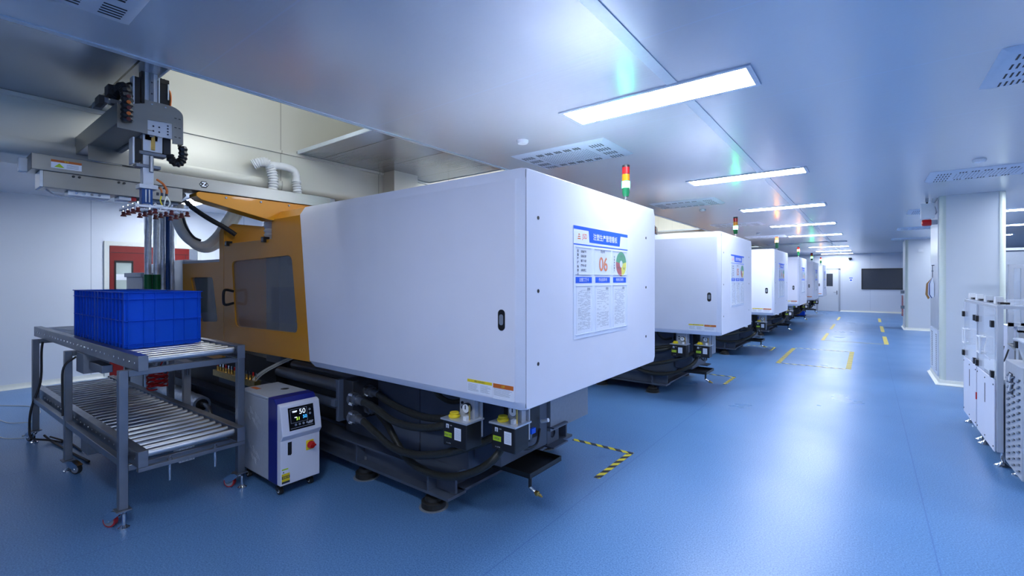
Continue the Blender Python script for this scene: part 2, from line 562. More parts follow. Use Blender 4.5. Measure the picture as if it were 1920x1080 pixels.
XO = -3.36       # aisle edge of the ceiling openings
XB = -4.66       # near face of the bulkhead
b = MB()
b.box(XO, XE, YS, YN, H, H + 0.06, M_ceil)
b.box(XW, XB - 0.42, YS, YN, H, H + 0.06, M_ceil)
struct('ceiling', b)
b = MB()
solid = [(YS, 0.976), (2.43, 4.24), (6.7, 8.5), (12.4, 12.9), (16.6, 17.2), (20.5, YN)]
for y0, y1 in solid:
    b.box(XB, XO, y0, y1, H, H + 0.025, M_ceildark)
struct('ceiling', b)
# raised recesses over the openings
b = MB()
ZR = 3.75
gaps = [(solid[i][1], solid[i + 1][0]) for i in range(len(solid) - 1)]
b.box(XO, XO + 0.05, YS, YN, H + 0.06, ZR, M_recess)
b.box(XB - 0.42, XO + 0.06, YS, YN, ZR, ZR + 0.05, M_recess)
struct('wall_recess', b)
# bulkhead dropping below the ceiling along the whole hall
b = MB()
b.box(XB - 0.42, XB, YS, YN, 2.56, ZR, M_bulk)
struct('wall_bulkhead', b)
b = MB()      # rounded moulding along its lower edge
prof = [(XB - 0.42, 2.56), (XB + 0.004, 2.56), (XB + 0.012, 2.61), (XB + 0.03, 2.61), (XB + 0.035, 2.57), (XB + 0.02, 2.53), (XB - 0.02, 2.505), (XB - 0.06, 2.50), (XB - 0.42, 2.50)]
b.prism([(p[0], p[1]) for p in prof], 1, YS, YN, M_bulk)
struct('trim_1', b)
b = MB()      # ledge at ceiling height along the bulkhead, and edging of the openings
b.box(XB, XB + 0.025, YS, YN, H - 0.03, H - 0.002, M_bulk)
for y0, y1 in gaps:
    b.box(XO - 0.012, XO, y0, y1, H - 0.012, H + 0.06, M_trim)
    b.box(XB + .03, XO - .013, y0 - 0.006, y0 + .002, H - 0.006, H + 0.03, M_trim)
    b.box(XB + .03, XO - .013, y1 - .002, y1 + 0.006, H - 0.006, H + 0.03, M_trim)
struct('trim_2', b)
b = MB(); b.box(-1.055, -0.985, YS, YN, H - 0.006, H, M_trim); struct('trim_3', b)
b = MB(); b.box(XO - .02, XO + 0.02, YS, YN, H - 0.008, H, M_trim); struct('trim_4', b)

b = MB(); b.box(XW - 0.1, XE + .1, YN, YN + 0.1, 0, ZR, M_farwall); struct('wall_far', b)
b = MB(); b.box(XW - 0.1, XW, YS, YN, 0, ZR, M_leftwall); struct('wall_left', b)
b = MB(); b.box(XE, XE + 0.1, YS, YN, 0, ZR, M_wall); struct('wall_right', b)
b = MB(); b.box(XW - 0.1, XE + .1, YS - 0.1, YS, 0, ZR, M_wall); struct('wall_back', b)


def cove(name, pts, m, w=0.05, h=0.075):
    """floor cove: quarter round strip along a straight run; pts = (x0,y0),(x1,y1),(nx,ny)"""
    (x0, y0), (x1, y1), (nx, ny) = pts
    q = MB()
    pr = [(0, 0), (w, 0), (w * .55, 0.012), (w * .2, h * .5), (0.006, h), (0, h)]
    A = [q.bm.verts.new((x0 + nx * a, y0 + ny * a, z + .001)) for a, z in pr]
    B = [q.bm.verts.new((x1 + nx * a, y1 + ny * a, z + .001)) for a, z in pr]
    for i in range(len(pr)):
        j = (i + 1) % len(pr)
        q.face([A[i], A[j], B[j], B[i]], m, True)
    q.face(A, m); q.face(B, m)
    struct(name, q)


cove('baseboard_left', [(XW, YS), (XW, 2.0), (1, 0)], M_covebase)
cove('baseboard_left', [(XW, 3.4), (XW, YN), (1, 0)], M_covebase)
cove('baseboard_far', [(-1.12, YN), (XE, YN), (0, -1)], M_covebase)
cove('baseboard_right', [(XE, YS), (XE, YN), (-1, 0)], M_covebase)


def pillar(name, x0, x1, y0, y1, n):
    r = 0.07
    q = MB()
    poly = []
    for cx, cy, a0 in ((x1 - r, y0 + r, -90), (x1 - r, y1 - r, 0), (x0 + r, y1 - r, 90), (x0 + r, y0 + r, 180)):
        poly.append((cx, cy, a0))
    # flat faces
    q.box(x0 + .02, x1 - .02, y0 + .02, y1 - .02, 0.0, H, M_pillar)
    q.box(x0 + r, x1 - r, y0, y0 + .03, 0.0, H, M_pillar)
    q.box(x0 + r, x1 - r, y1 - .03, y1, 0.0, H, M_pillar)
    q.box(x0, x0 + .03, y0 + r, y1 - r, 0.0, H, M_pillar)
    q.box(x1 - .03, x1, y0 + r, y1 - r, 0.0, H, M_pillar)
    o = struct(name, q)
    q = MB()
    for cx, cy, a0 in poly:
        pts = [(cx + (r + .004) * math.cos(math.radians(a0 + 90 * i / 8)), cy + (r + .004) * math.sin(math.radians(a0 + 90 * i / 8))) for i in range(9)] + [(cx, cy)]
        q.prism(pts, 2, 0.0, H - .001, M_cove)
    struct('trim_%d' % (n), q)
    e = 0.05
    q = MB()
    lo = [(x0 - e, y0 - e), (x1 + e, y0 - e), (x1 + e, y1 + e), (x0 - e, y1 + e)]
    mid = [(x0 - .015, y0 - .015), (x1 + .015, y0 - .015), (x1 + .015, y1 + .015), (x0 - .015, y1 + .015)]
    hi = [(x0 - .006, y0 - .006), (x1 + .006, y0 - .006), (x1 + .006, y1 + .006), (x0 - .006, y1 + .006)]
    R = [[q.bm.verts.new((*p, z)) for p in L] for L, z in ((lo, 0.001), (lo, .008), (mid, 0.035), (hi, 0.08))]
    for A, B in zip(R, R[1:]):
        for i in range(4):
            q.face([A[i], A[(i + 1) % 4], B[(i + 1) % 4], B[i]], M_covebase, True)
    q.face(R[-1], M_covebase)
    struct('baseboard_pillar', q)
    return o


pillar('wall_pillar', 0.885, 1.60, 9.72, 10.98, 5)
pillar('wall_pillar', 0.965, 1.75, 19.6, 20.95, 6)

# glossy access panel with a return air grille on the aisle side of the near pillar
b = MB()
b.box(0.873, 0.884, 9.83, 10.90, 0.84, 2.88, M_alu)
single('pillar_cladding', b, 'tall glossy metal panel on the aisle side of the nearer pillar', 'wall panel', (0.88, 10.36, 0.84))
t = thing('return_air_grille', 'white louvred return air grille low on the nearer pillar side', 'air grille', (0.88, 10.36, 0.12))
b = MB(); b.box(0.868, 0.884, 9.83, 10.90, 0.12, 0.82, M_vent); b.build('frame', t)
for y0, y1 in ((9.93, 10.10), (10.52, 10.72)):
    b = MB()
    b.box(0.866, 0.869, y0, y1, 0.18, 0.76, M_midgrey)
    for i in range(18):
        z = .2 + i * .031
        b.box(0.860, 0.868, y0, y1, z, z + .010, M_vent)
    b.build('louvre', t)

# ------------------------------------------------------------------ far wall: door, window, sign, camera dome
t = thing('door_1', None, None, (-1.6, YN, 0)); t['kind'] = 'structure'
b = MB()
b.box(-2.14, -2.06, YN - .02, YN, 0, 2.18, M_grey); b.box(-1.18, -1.10, YN - .02, YN, 0, 2.18, M_grey)
b.box(-2.14, -1.10, YN - .02, YN, 2.13, 2.20, M_grey)
b.build('door_frame', t)
b = MB(); b.prism([(-2.055, 0.01), (-1.19, 0.01), (-1.19, 2.125), (-2.055, 2.125)], 1, YN - .035, YN - .003, M_wall,
                  holes=[[(-1.72, 1.28), (-1.42, 1.28), (-1.42, 1.93), (-1.72, 1.93)]])
b.build('door_leaf', t)
b = MB(); b.box(-1.72, -1.42, YN - .028, YN - .014, 1.28, 1.93, M_darkglass); b.build('pane', t)
b = MB(); b.box(-1.27, -1.225, YN - .045, YN - .036, 0.86, 1.06, M_steel)
b.cyl((-1.25, YN - .045, 0.98), (-1.25, YN - .09, .98), .012, M_steel); b.cyl((-1.25, YN - .085, .98), (-1.39, YN - .085, .98), .010, M_steel)
b.build('door_handle', t)

t = thing('window_1', None, None, (0.5, YN, 1.15)); t['kind'] = 'structure'
b = MB(); b.prism([(-0.25, 1.14), (1.6, 1.14), (1.6, 2.17), (-0.25, 2.17)], 1, YN - .03, YN - .001, M_black,
                  holes=[[(-0.21, 1.18), (1.56, 1.18), (1.56, 2.13), (-0.21, 2.13)]])
b.build('window_frame', t)
b = MB(); b.box(-0.21, 1.56, YN - .016, YN - .010, 1.18, 2.13, M_darkglass)
b.build('window_pane', t)
b = MB()
b.box(-0.74, -0.60, YN - .006, YN, 1.50, 1.72, M_paper)
b.box(-0.74, -0.60, YN - .008, YN - .006, 1.68, 1.72, M_blue)
b.box(-0.71, -0.63, YN - .008, YN - .006, 1.56, 1.63, M_blue)
single('wall_notice', b, 'small blue and white notice on the far wall beside the door', 'sign', (-.67, YN, 1.5))
b = MB()
b.lathe((-.70, YN - .12, 2.72), (0, 0, -1), [(0, .07), (.04, .07), (.08, .06), (.11, .035), (.125, .005)], M_black, 20)
b.box(-.73, -.67, YN - .12, YN, 2.70, 2.74, M_white)
single('dome_camera', b, 'black dome camera high on the far wall', 'camera', (-.70, YN - .1, 2.6))

# ------------------------------------------------------------------ left wall: red door, plate
t = thing('door_2', None, None, (XW, 2.65, 0)); t['kind'] = 'structure'
b = MB()
b.box(XW, XW + .03, 1.98, 2.045, 0, 2.27, M_covebase); b.box(XW, XW + .03, 3.33, 3.39, 0, 2.27, M_covebase)
b.box(XW, XW + .03, 2.045, 3.33, 2.20, 2.27, M_covebase)
b.build('door_frame', t)
b = MB()
b.prism([(2.05, 0.01), (3.19, 0.01), (3.19, 2.195), (2.05, 2.195)], 0, XW + .003, XW + .035, M_reddoor,
        holes=[[(2.11, 1.10), (2.36, 1.10), (2.36, 1.95), (2.11, 1.95)]])
b.box(XW + .035, XW + .037, 2.06, 3.18, 2.08, 2.088, M_black); b.box(XW + .035, XW + .037, 3.13, 3.135, .02, 2.08, M_black)
b.build('door_leaf', t)
b = MB()
b.prism([(2.11, 1.10), (2.36, 1.10), (2.36, 1.95), (2.11, 1.95)], 0, XW + .02, XW + .045, M_black,
        holes=[[(2.13, 1.12), (2.34, 1.12), (2.34, 1.92), (2.13, 1.92)]])
b.build('window_frame', t)
b = MB(); b.box(XW + .026, XW + .032, 2.13, 2.34, 1.12, 1.92, M_tintglass)
b.box(XW + .005, XW + .012, 2.11, 2.36, 1.10, 1.95, M_cove); b.box(XW + .033, XW + .034, 2.13, 2.34, 1.62, 1.72, M_white)
b.build('pane', t)
b = MB(); b.box(XW + .003, XW + .02, 3.19, 3.33, 0.01, 2.195, M_midgrey); b.build('side_panel', t)
b = MB(); b.box(XW, XW + .006, 2.82, 2.89, 2.24, 2.32, M_blue)
single('door_plate', b, 'small square blue plate on the wall above the red door', 'sign', (XW, 2.85, 2.24))

# ------------------------------------------------------------------ ceiling lights, vents, detectors
def ceiling_light(x, y, lit, label, group):
    t = thing('ceiling_light', label, 'ceiling light', (x, y, H), group=group)
    q = MB()
    w, l = 0.15, 0.64
    o = [(x - l - .03, y - w - .03), (x + l + .03, y - w - .03), (x + l + .03, y + w + .03), (x - l - .03, y + w + .03)]
    i = [(x - l, y - w), (x + l, y - w), (x + l, y + w), (x - l, y + w)]
    q.prism(o, 2, H - .012, H - .001, M_frame, holes=[i])
    q.build('frame', t)
    q = MB(); q.box(x - l, x + l, y - w, y + w, H - .010, H - .002, M_lamp if lit else M_lampoff)
    dq = q.build('diffuser', t)
    if lit == 'aged':
        dq.data.materials[0] = M_lampdim
    if lit == 'dim':
        dq.data.materials[0] = M_lampweak
    return t


order = ['nearest and largest', 'second', 'third', 'fourth', 'fifth', 'unlit sixth', 'seventh', 'eighth', 'farthest']
for i, y in enumerate((3.235, 6.39, 9.52, 12.8, 16.05, 19.15, 22.0, 25.3, 28.2)):
    ceiling_light(-1.225, y, False if i == 5 else ('aged' if i == 8 else True), '%s panel light in the row above the aisle edge' % order[i], 'aisle ceiling lights')
lord = ['nearer', 'middle', 'farther', 'farther still']
for i, y in enumerate((3.235, 6.39, 9.52, 12.45, 15.85, 19.2, 22.3)):  # first three lie out of view, added for their light
    ceiling_light(2.62, y, True, ['lit panel light above the louvred cabinet, outside the right edge', 'lit panel light above the assembly machine, outside the right edge', 'lit panel light level with the near pillar, outside the right edge'][i] if i < 3 else
                  ['upper and nearer of the lit lights seen right of the near pillar', 'lower lit light seen right of the near pillar', 'faint third light right of the near pillar', 'farthest light right of the near pillar'][i - 3],
                  'right bay ceiling lights')
for i, y in enumerate((2.88, 6.1, 9.3, 12.5, -0.3)):  # last one is out of view, added to brighten the left wall
    ceiling_light(-8.6, y, True if i < 4 else 'dim', ['bright light glimpsed between the steel beam and the yellow bracket', 'lit light in the left bay behind the second machine',
                                  'lit light in the left bay behind the third machine', 'lit light in the left bay behind the fourth machine', 'lit light in the left bay, outside the left edge'][i], 'left bay ceiling lights')


# unseen lamps added for their light, around the camera and inside the raised recesses
for x_, y_, w_ in ((-1.225, -3.15, 'left panel light well behind the viewer'), (2.62, -3.15, 'right panel light well behind the viewer'),
                   (-1.225, 0.04, 'panel light overhead, just left of the viewer'), (2.62, 0.04, 'panel light overhead, to the right of the viewer')):
    ceiling_light(x_, y_, 'aged', w_, 'ceiling lights around the viewer')
for i, (y0, y1) in enumerate(gaps):  # added strips, hidden above the ceiling edge to light the recess
    t = thing('recess_light', 'warm strip lamp inside the %s raised ceiling recess' % ['first', 'second', 'third', 'fourth', 'fifth'][i], 'ceiling light', (XO, (y0 + y1) / 2, 3.2), group='recess strip lamps')
    q = MB(); q.box(XO - .033, XO - .004, y0 + .2, y1 - .2, 3.05, 3.12, M_frame); q.build('housing', t)
    q = MB(); q.box(XO - .05, XO - .03, y0 + .22, y1 - .22, 3.055, 3.115, M_recessfill); q.build('tube', t)


def air_vent(x0, x1, y0, y1, slots_right, label):
    xc, yc = (x0 + x1) / 2, (y0 + y1) / 2
    t = thing('air_vent', label, 'air vent', (xc, yc, H), group='ceiling air vents')
    q = MB()
    A = [(x0, y0), (x1, y0), (x1, y1), (x0, y1)]
    B = [(x0 + .04, y0 + .04), (x1 - .04, y0 + .04), (x1 - .04, y1 - .04), (x0 + .04, y1 - .04)]
    Ra = [q.bm.verts.new((*p, H - .001)) for p in A]; Rb = [q.bm.verts.new((*p, H - .022)) for p in B]
    for i in range(4):
        q.face([Ra[i], Ra[(i + 1) % 4], Rb[(i + 1) % 4], Rb[i]], M_vent)
    q.face(Rb, M_vent); q.face(list(reversed(Ra)), M_vent)
    z0, z1 = H - .0235, H - .0215
    s = 1 if slots_right else -1
    xe = x1 - .07 if slots_right else x0 + .07
    for r in range(4):
        for k in range(5):
            yy = y0 + .09 + r * (y1 - y0 - .18) / 3.3
            xx = xe - s * (.015 + k * .028)
            q.box(xx - .005, xx + .005, yy, yy + .085, z0, z1, M_slot)
            xx = (x0 + .07 if slots_right else x1 - .07) + s * (.015 + k * .028)
            q.box(xx - .005, xx + .005, yy, yy + .085, z0, z1, M_slot)
    for g in range(5):
        for e in (y0 + .075, y1 - .145):
            xa = x0 + .27 + g * (x1 - x0 - .54) / 5
            for k in range(3):
                q.box(xa + k * .026, xa + k * .026 + .014, e, e + .07, z0, z1, M_slot)
    for r in range(9):
        for k in range(18):
            xx = x0 + .25 + k * (x1 - x0 - .5) / 18; yy = y0 + .18 + r * (y1 - y0 - .36) / 9
            q.box(xx, xx + .010, yy, yy + .010, z0, z1, M_midgrey)
    q.build('perforated_plate', t)
    return t


vl = ['ceiling vent cut by the top left corner of the picture', 'ceiling vent above the nearest machine, left of its signal tower', 'ceiling vent above the second machine, right of the nearest signal tower',
      'third ceiling vent back over the row of machines', 'fourth ceiling vent back over the row of machines', 'fifth ceiling vent back over the row of machines']
for i in range(6):
    y = .34 + i * 3.84
    air_vent(-2.97, -1.90, y - .34, y + .34, True, vl[i])
vr = ['ceiling vent cut by the right edge near the top of the picture', 'ceiling vent in front of the near pillar head', 'ceiling vent behind the white alarm box', 'small distant ceiling vent past the alarm box', 'most distant ceiling vent by the second pillar']
for i in range(5):
    y = 4.07 + i * 3.78
    air_vent(0.595, 1.665, y - .35, y + .35, False, vr[i])


def detector(x, y, label):
    q = MB(); q.lathe((x, y, H - .001), (0, 0, -1), [(0, .055), (.015, .055), (.03, .045), (.035, .02)], M_white, 20)
    single('smoke_detector', q, label, 'smoke detector', (x, y, H - .03), group='ceiling smoke detectors')


detector(-2.54, 3.47, 'round ceiling detector nearest the camera, above the nearest white hood')
detector(-2.41, 8.90, 'round ceiling detector above the second machine')
detector(-2.41, 14.4, 'round ceiling detector far back over the fourth machine')
detector(0.95, 7.0, 'round ceiling detector close to the vent before the near pillar')

# column standing against the bulkhead behind the first hood
b = MB(); b.box(XB, XB + .22, 3.50, 3.86, 0, H, M_recess); struct('wall_column', b)


# ------------------------------------------------------------------ injection moulding machine
PITCH = 4.27
YC = 3.03


def build_machine():
    X1, yn, yf = -1.485, 2.017, 4.037
    t = thing('injection_moulding_machine', '', 'machine', (-4.5, YC, 0), group='injection moulding machines')
    # hood: chamfered white enclosure over the clamp
    q = MB()
    prof = [(yn, .96), (yn + .045, .905), (yf - .045, .905), (yf, .96), (yf, 2.18), (yf - .05, 2.25), (yn + .05, 2.25), (yn, 2.18)]
    def xl(z):
        return -3.81 + (2.18 - z) / (2.18 - .96) * 0.155
    A = [q.bm.verts.new((xl(z), y, z)) for y, z in prof]
    B = [q.bm.verts.new((X1 - .04, y, z)) for y, z in prof]
    ins = []
    for y, z in prof:
        yy = min(max(y, yn + .04), yf - .04)
        if abs(y - yn) > .01 and abs(y - yf) > .01:
            yy = yn + .055 if y < YC else yf - .07
        zz = .912 if z < .92 else (2.243 if z > 2.24 else (z if z > 1 else .955))
        ins.append((yy, zz))
    Cv = [q.bm.verts.new((X1, y, z)) for y, z in ins]
    for R0, R1 in ((A, B), (B, Cv)):
        for i in range(8):
            q.face([R0[i], R0[(i + 1) % 8], R1[(i + 1) % 8], R1[i]], M_hood)
    q.face(A, M_hood); q.face(list(reversed(Cv)), M_hood)
    q.build('hood', t, bevel=0.004)
    q = MB()   # joint line of the end door and bolt holes
    q.box(X1 - .003, X1 + .0012, yn + .042, yn + .0455, .925, 2.235, M_midgrey)
    for yb in (2.179, 3.79):
        for zb in (1.98, 1.564, 1.15):
            q.lathe((X1 - .002, yb, zb), (1, 0, 0), [(0, .011), (.0035, .011)], M_black, 12)
    q.build('end_door_joint', t)
    q = MB()
    pts = rrect(-1.645, -1.597, 1.345, 1.462, .023)
    q.prism(pts, 1, yn - .004, yn + .004, M_black)
    pts = rrect(-1.635, -1.607, 1.375, 1.435, .013)
    q.prism(pts, 1, yn - .006, yn - .003, M_midgrey)
    q.build('recessed_handle', t)
    q = MB()
    q.box(-1.879, -1.689, yn - .0015, yn, .965, 1.044, M_paper); q.box(-1.879, -1.689, yn - .0025, yn - .0012, 1.027, 1.044, M_ywarn)
    q.box(-1.681, -1.537, yn - .0015, yn, .958, 1.044, M_paper); q.box(-1.681, -1.537, yn - .0025, yn - .0012, 1.020, 1.044, M_orange)
    q.text('警告 WARNING', (-1.784, yn - .003, 1.0355), .011, M_ink, 'y-')
    q.text('注意', (-1.609, yn - .003, 1.032), .013, M_ywarn, 'y-')
    random.seed(3)
    for xa, xb in ((-1.874, -1.79), (-1.778, -1.694), (-1.675, -1.543)):
        z = 1.016
        while z > .975:
            e = xb - random.random() * .03
            q.box(xa, e, yn - .0022, yn - .0012, z, z + .0016, M_greyink)
            z -= .0062
    q.build('safety_label', t)
    # notice board
    nb = notice_board(t, '06')
    # signal tower
    tower(t, 'green')
    # yellow guard and sliding door
    q = MB()
    outer = [(-5.36, .924), (-3.655, .95), (-3.815, 2.175), (-4.31, 2.175), (-4.31, 2.0), (-5.36, 2.0)]
    hole = round_poly([(-5.078, 1.155), (-3.844, 1.172), (-3.952, 1.842), (-5.167, 1.816)], .07)
    q.prism(outer, 1, yn + .001, yn + .035, M_yel, holes=[hole])
    # folded top edge
    q.quad([(-4.31, yn + .001, 2.175), (-3.815, yn + .001, 2.175), (-3.80, yn + .06, 2.25), (-4.28, yn + .06, 2.25)], M_yel)
    q.quad([(-4.28, yn + .06, 2.25), (-3.80, yn + .06, 2.25), (-3.80, yf, 2.25), (-4.28, yf, 2.25)], M_yel)
    q.quad([(-4.31, yn + .001, 2.175), (-4.28, yn + .06, 2.25), (-4.31, yf, 2.25), (-4.31, yf, 1.2), (-4.31, yn + .001, 1.9)], M_yel)
    q.build('sliding_guard_door', t, bevel=.003)
    q = MB(); q.prism(hole, 1, yn + .014, yn + .020, M_glass); q.build('window_pane', t)
    q = MB()
    hp = [(-5.12, yn, 1.51), (-5.12, yn - .07, 1.525), (-5.125, yn - .09, 1.50), (-5.125, yn - .09, 1.40), (-5.12, yn - .07, 1.375), (-5.12, yn, 1.39)]
    q.tube(hp, .013, M_black, n=10, sub=4)
    q.build('door_handle', t)
    for hx in (-5.25, -4.44):
        q = MB(); q.box(hx - .028, hx + .028, yn - .025, yn + .03, 1.975, 2.025, M_black); q.cyl((hx, yn - .03, 2.0), (hx, yn - .02, 2.0), .016, M_steel)
        q.build('roller_bracket', t, bevel=.003)
    q = MB()
    q.prism([(-5.48, .9), (-5.365, .9), (-5.365, 2.17), (-5.44, 2.17), (-5.48, 2.13)], 1, yn + .001, yn + .16, M_yel)
    q.build('door_post', t, bevel=.003)
    q = MB()
    q.prism([(yn + .02, .95), (yn + .55, .95), (yn + .55, 2.222), (yn + .09, 2.222), (yn + .02, 2.15)], 0, -5.41, -5.36, M_yel)
    q.build('cross_wall', t, bevel=.003)
    # rear guard beside it
    q = MB()
    outer = [(-6.62, .76), (-5.485, .76), (-5.485, 1.82), (-6.66, 1.82)]
    hole2 = round_poly([(-6.13, 1.14), (-5.60, 1.17), (-5.74, 1.655), (-6.40, 1.655)], .05)
    q.prism(outer, 1, yn + .03, yn + .065, M_yel, holes=[hole2])
    q.box(-6.66, -5.485, yn + .03, yn + .5, 1.82, 1.85, M_grey)
    q.build('rear_guard', t, bevel=.003)
    q = MB(); q.prism(hole2, 1, yn + .045, yn + .05, M_glass); q.build('rear_window_pane', t)
    # platens, mould and clamp seen through the windows
    q = MB()
    q.box(-5.15, -4.85, 2.35, 3.75, .75, 1.95, M_midgrey)
    q.box(-4.1, -3.85, 2.35, 3.75, .75, 1.95, M_midgrey)
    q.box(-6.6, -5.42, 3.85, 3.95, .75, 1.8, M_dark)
    q.box(-5.36, -3.82, 3.9, 3.98, .9, 2.0, M_grey)
    q.build('platen', t, bevel=.01)
    q = MB()
    q.box(-4.84, -4.52, 2.6, 3.5, .9, 1.75, M_grey); q.box(-4.50, -4.12, 2.62, 3.48, .95, 1.7, M_midgrey)
    q.box(-4.75, -4.6, 2.5, 2.6, 1.0, 1.6, M_yel)
    for zz in (1.05, 1.2, 1.35, 1.5):
        q.cyl((-4.65, 2.5, zz), (-4.65, 2.42, zz), .015, M_brass)
    q.build('mould', t, bevel=.006)
    q = MB()
    for yy in (2.48, 3.62):
        for zz in (.9, 1.82):
            q.cyl((-5.35, yy, zz), (-3.8, yy, zz), .05, M_chrome)
    q.build('tie_bar', t)
    # injection unit casing
    q = MB()
    q.prism([(-7.60, 1.05), (-6.78, 1.05), (-6.84, 1.88), (-7.52, 1.88)], 1, 2.12, 3.5, M_white)
    q.prism([(-6.79, 1.05), (-6.70, 1.05), (-6.76, 1.85), (-6.83, 1.86)], 1, 2.10, 3.5, M_black)
    q.build('injection_casing', t, bevel=.01)
    q = MB()
    q.prism([(-8.55, .75), (-7.7, .75), (-7.7, 1.85), (-8.30, 1.85), (-8.48, 1.72)], 1, 2.12, 3.5, M_white)
    q.build('rear_casing', t, bevel=.01)
    # hopper loader on top of the barrel
    q = MB()
    q.lathe((-5.75, 2.75, 1.9), (0, 0, 1), [(0, .05), (.1, .05), (.3, .15), (.62, .15), (.64, .12)], M_chrome, 24)
    q.box(-5.62, -5.3, 2.66, 2.86, 2.33, 2.43, M_grey); q.box(-5.9, -5.3, 2.6, 2.9, 2.24, 2.27, M_steel)
    q.cyl((-5.4, 2.7, 1.95), (-5.4, 2.7, 2.25), .04, M_steel); q.box(-5.6, -5.3, 2.55, 2.62, 2.2, 2.24, M_brass)
    q.build('hopper_loader', t)
    # base frame
    q = MB()
    for y0 in (2.22, 3.70):
        q.box(-9.0, -2.25, y0, y0 + .18, .125, .145, M_tank)
        q.box(-9.0, -2.25, y0, y0 + .18, .285, .30, M_tank)
        q.box(-9.0, -2.26, y0 + .08, y0 + .10, .145, .285, M_tank)
    for xx in (-2.27, -5.2, -7.6):
        q.box(xx - .2, xx, 2.38, 3.72, .125, .145, M_tank); q.box(xx - .11, xx - .09, 2.38, 3.72, .145, .285, M_tank)
    for xx in (-2.45, -3.3, -5.0, -7.0):
        q.box(xx - .008, xx + .008, 2.22, 2.3, .145, .285, M_tank)
    q.build('base_frame', t)
    q = MB()
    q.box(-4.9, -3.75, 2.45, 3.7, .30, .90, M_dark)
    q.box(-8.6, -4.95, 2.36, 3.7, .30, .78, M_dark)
    q.box(-3.66, -2.7, 2.36, 3.7, .30, .97, M_tank)
    q.box(-3.665, -3.66, 2.36, 3.7, .30, .97, M_dark)
    q.box(-2.695, -2.20, 2.37, 3.7, .30, .97, M_tank)
    q.build('oil_tank', t, bevel=.004)
    q = MB()
    q.box(-2.19, -1.95, 2.42, 2.98, .37, .86, M_tank)
    q.box(-2.19, -1.93, 3.0, 3.60, .46, .95, M_midgrey)
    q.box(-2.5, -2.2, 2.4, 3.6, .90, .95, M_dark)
    q.build('rear_cabinet', t, bevel=.003)
    q = MB()   # bracket with a round hole
    th = [(3.02 + .085 + .035 * math.cos(a * PI / 8), .415 + .035 * math.sin(a * PI / 8)) for a in range(16)]
    q.prism([(3.02, .345), (3.19, .345), (3.19, .485), (3.02, .485)], 0, -1.99, -1.975, M_tank, holes=[th])
    q.box(-2.2, -1.90, 3.0, 3.21, .485, .497, M_tank); q.box(-2.2, -1.90, 3.0, 3.21, .333, .345, M_tank)
    q.build('jacking_bracket', t)
    for fx, fy in ((-2.474, 2.30), (-3.29, 2.31), (-2.49, 3.78), (-5.2, 2.31), (-7.4, 2.31), (-5.2, 3.78)):
        q = MB()
        q.lathe((fx, fy, 0.001), (0, 0, 1), [(0, .080), (.008, .088), (.045, .088), (.052, .080), (.054, .066), (.074, .062), (.084, .050), (.086, .028), (.125, .028)], M_rubber, 28)
        q.lathe((fx, fy, 0.0005), (0, 0, 1), [(0, .105), (.003, .105)], M_midgrey, 28)
        q.cyl((fx, fy, .145), (fx, fy, .25), .011, M_steel); q.cyl((fx, fy, .146), (fx, fy, .17), .022, M_steel, n=6)
        q.build('levelling_foot', t)
    # hydraulic pipes, valve block and hoses
    q = MB()
    q.cyl((-4.45, 2.16, .755), (-3.37, 2.16, .755), .048, M_steel); q.cyl((-4.45, 2.30, .80), (-3.37, 2.30, .80), .04, M_steel)
    q.cyl((-4.45, 2.16, .60), (-3.37, 2.16, .60), .04, M_tank)
    q.build('hydraulic_pipe', t)
    q = MB()
    q.box(-3.37, -3.33, 2.08, 2.40, .50, .83, M_tank); q.box(-3.39, -3.34, 2.05, 2.14, .62, .68, M_tank)
    q.box(-3.33, -3.20, 2.12, 2.36, .52, .83, M_dark)
    q.build('valve_block', t, bevel=.004)
    for k, (yy, zz) in enumerate(((2.12, .70), (2.12, .555), (2.26, .735), (2.26, .60))):
        q = MB()
        q.lathe((-3.21, yy, zz), (1, 0, -.06), [(0, .05), (.03, .05), (.032, .034), (.05, .034), (.052, .042), (.075, .042), (.077, .03), (.15, .03)], M_steel, 12)
        for dz in (-.036, .036):
            q.cyl((-3.20, yy - .03, zz + dz), (-3.15, yy - .03, zz + dz), .011, M_chrome, n=6)
        q.build('pipe_flange', t)
    hA = [(-3.07, 2.12, .695), (-2.916, 2.12, .672), (-2.728, 2.12, .618), (-2.496, 2.12, .613), (-2.282, 2.14, .647), (-2.12, 2.25, .70), (-2.12, 2.40, .72)]
    hB = [(-3.07, 2.12, .548), (-2.916, 2.12, .492), (-2.728, 2.12, .426), (-2.496, 2.12, .422), (-2.313, 2.12, .46), (-2.114, 2.13, .523), (-1.98, 2.25, .575), (-1.95, 2.42, .60)]
    hC = [(-3.07, 2.25, .59), (-2.895, 2.22, .523), (-2.769, 2.20, .428), (-2.648, 2.20, .337), (-2.499, 2.20, .296), (-2.316, 2.20, .294), (-2.149, 2.21, .33), (-1.993, 2.22, .401), (-1.89, 2.25, .478), (-1.86, 2.32, .55), (-1.9, 2.45, .60)]
    hD = [(-3.07, 2.26, .728), (-3.0, 2.25, .71), (-2.92, 2.24, .693), (-2.714, 2.24, .659), (-2.483, 2.24, .65), (-2.25, 2.27, .68), (-2.15, 2.40, .70)]
    for h in (hA, hB, hC, hD):
        q = MB(); q.tube(h, .026, M_hose, n=12, sub=6); q.build('hydraulic_hose', t)
    q = MB(); q.tube([(-2.19, 2.42, .8), (-2.3, 2.3, .78), (-2.35, 2.2, .86), (-2.4, 2.25, .93)], .018, M_hose, n=8); q.build('hydraulic_hose', t)
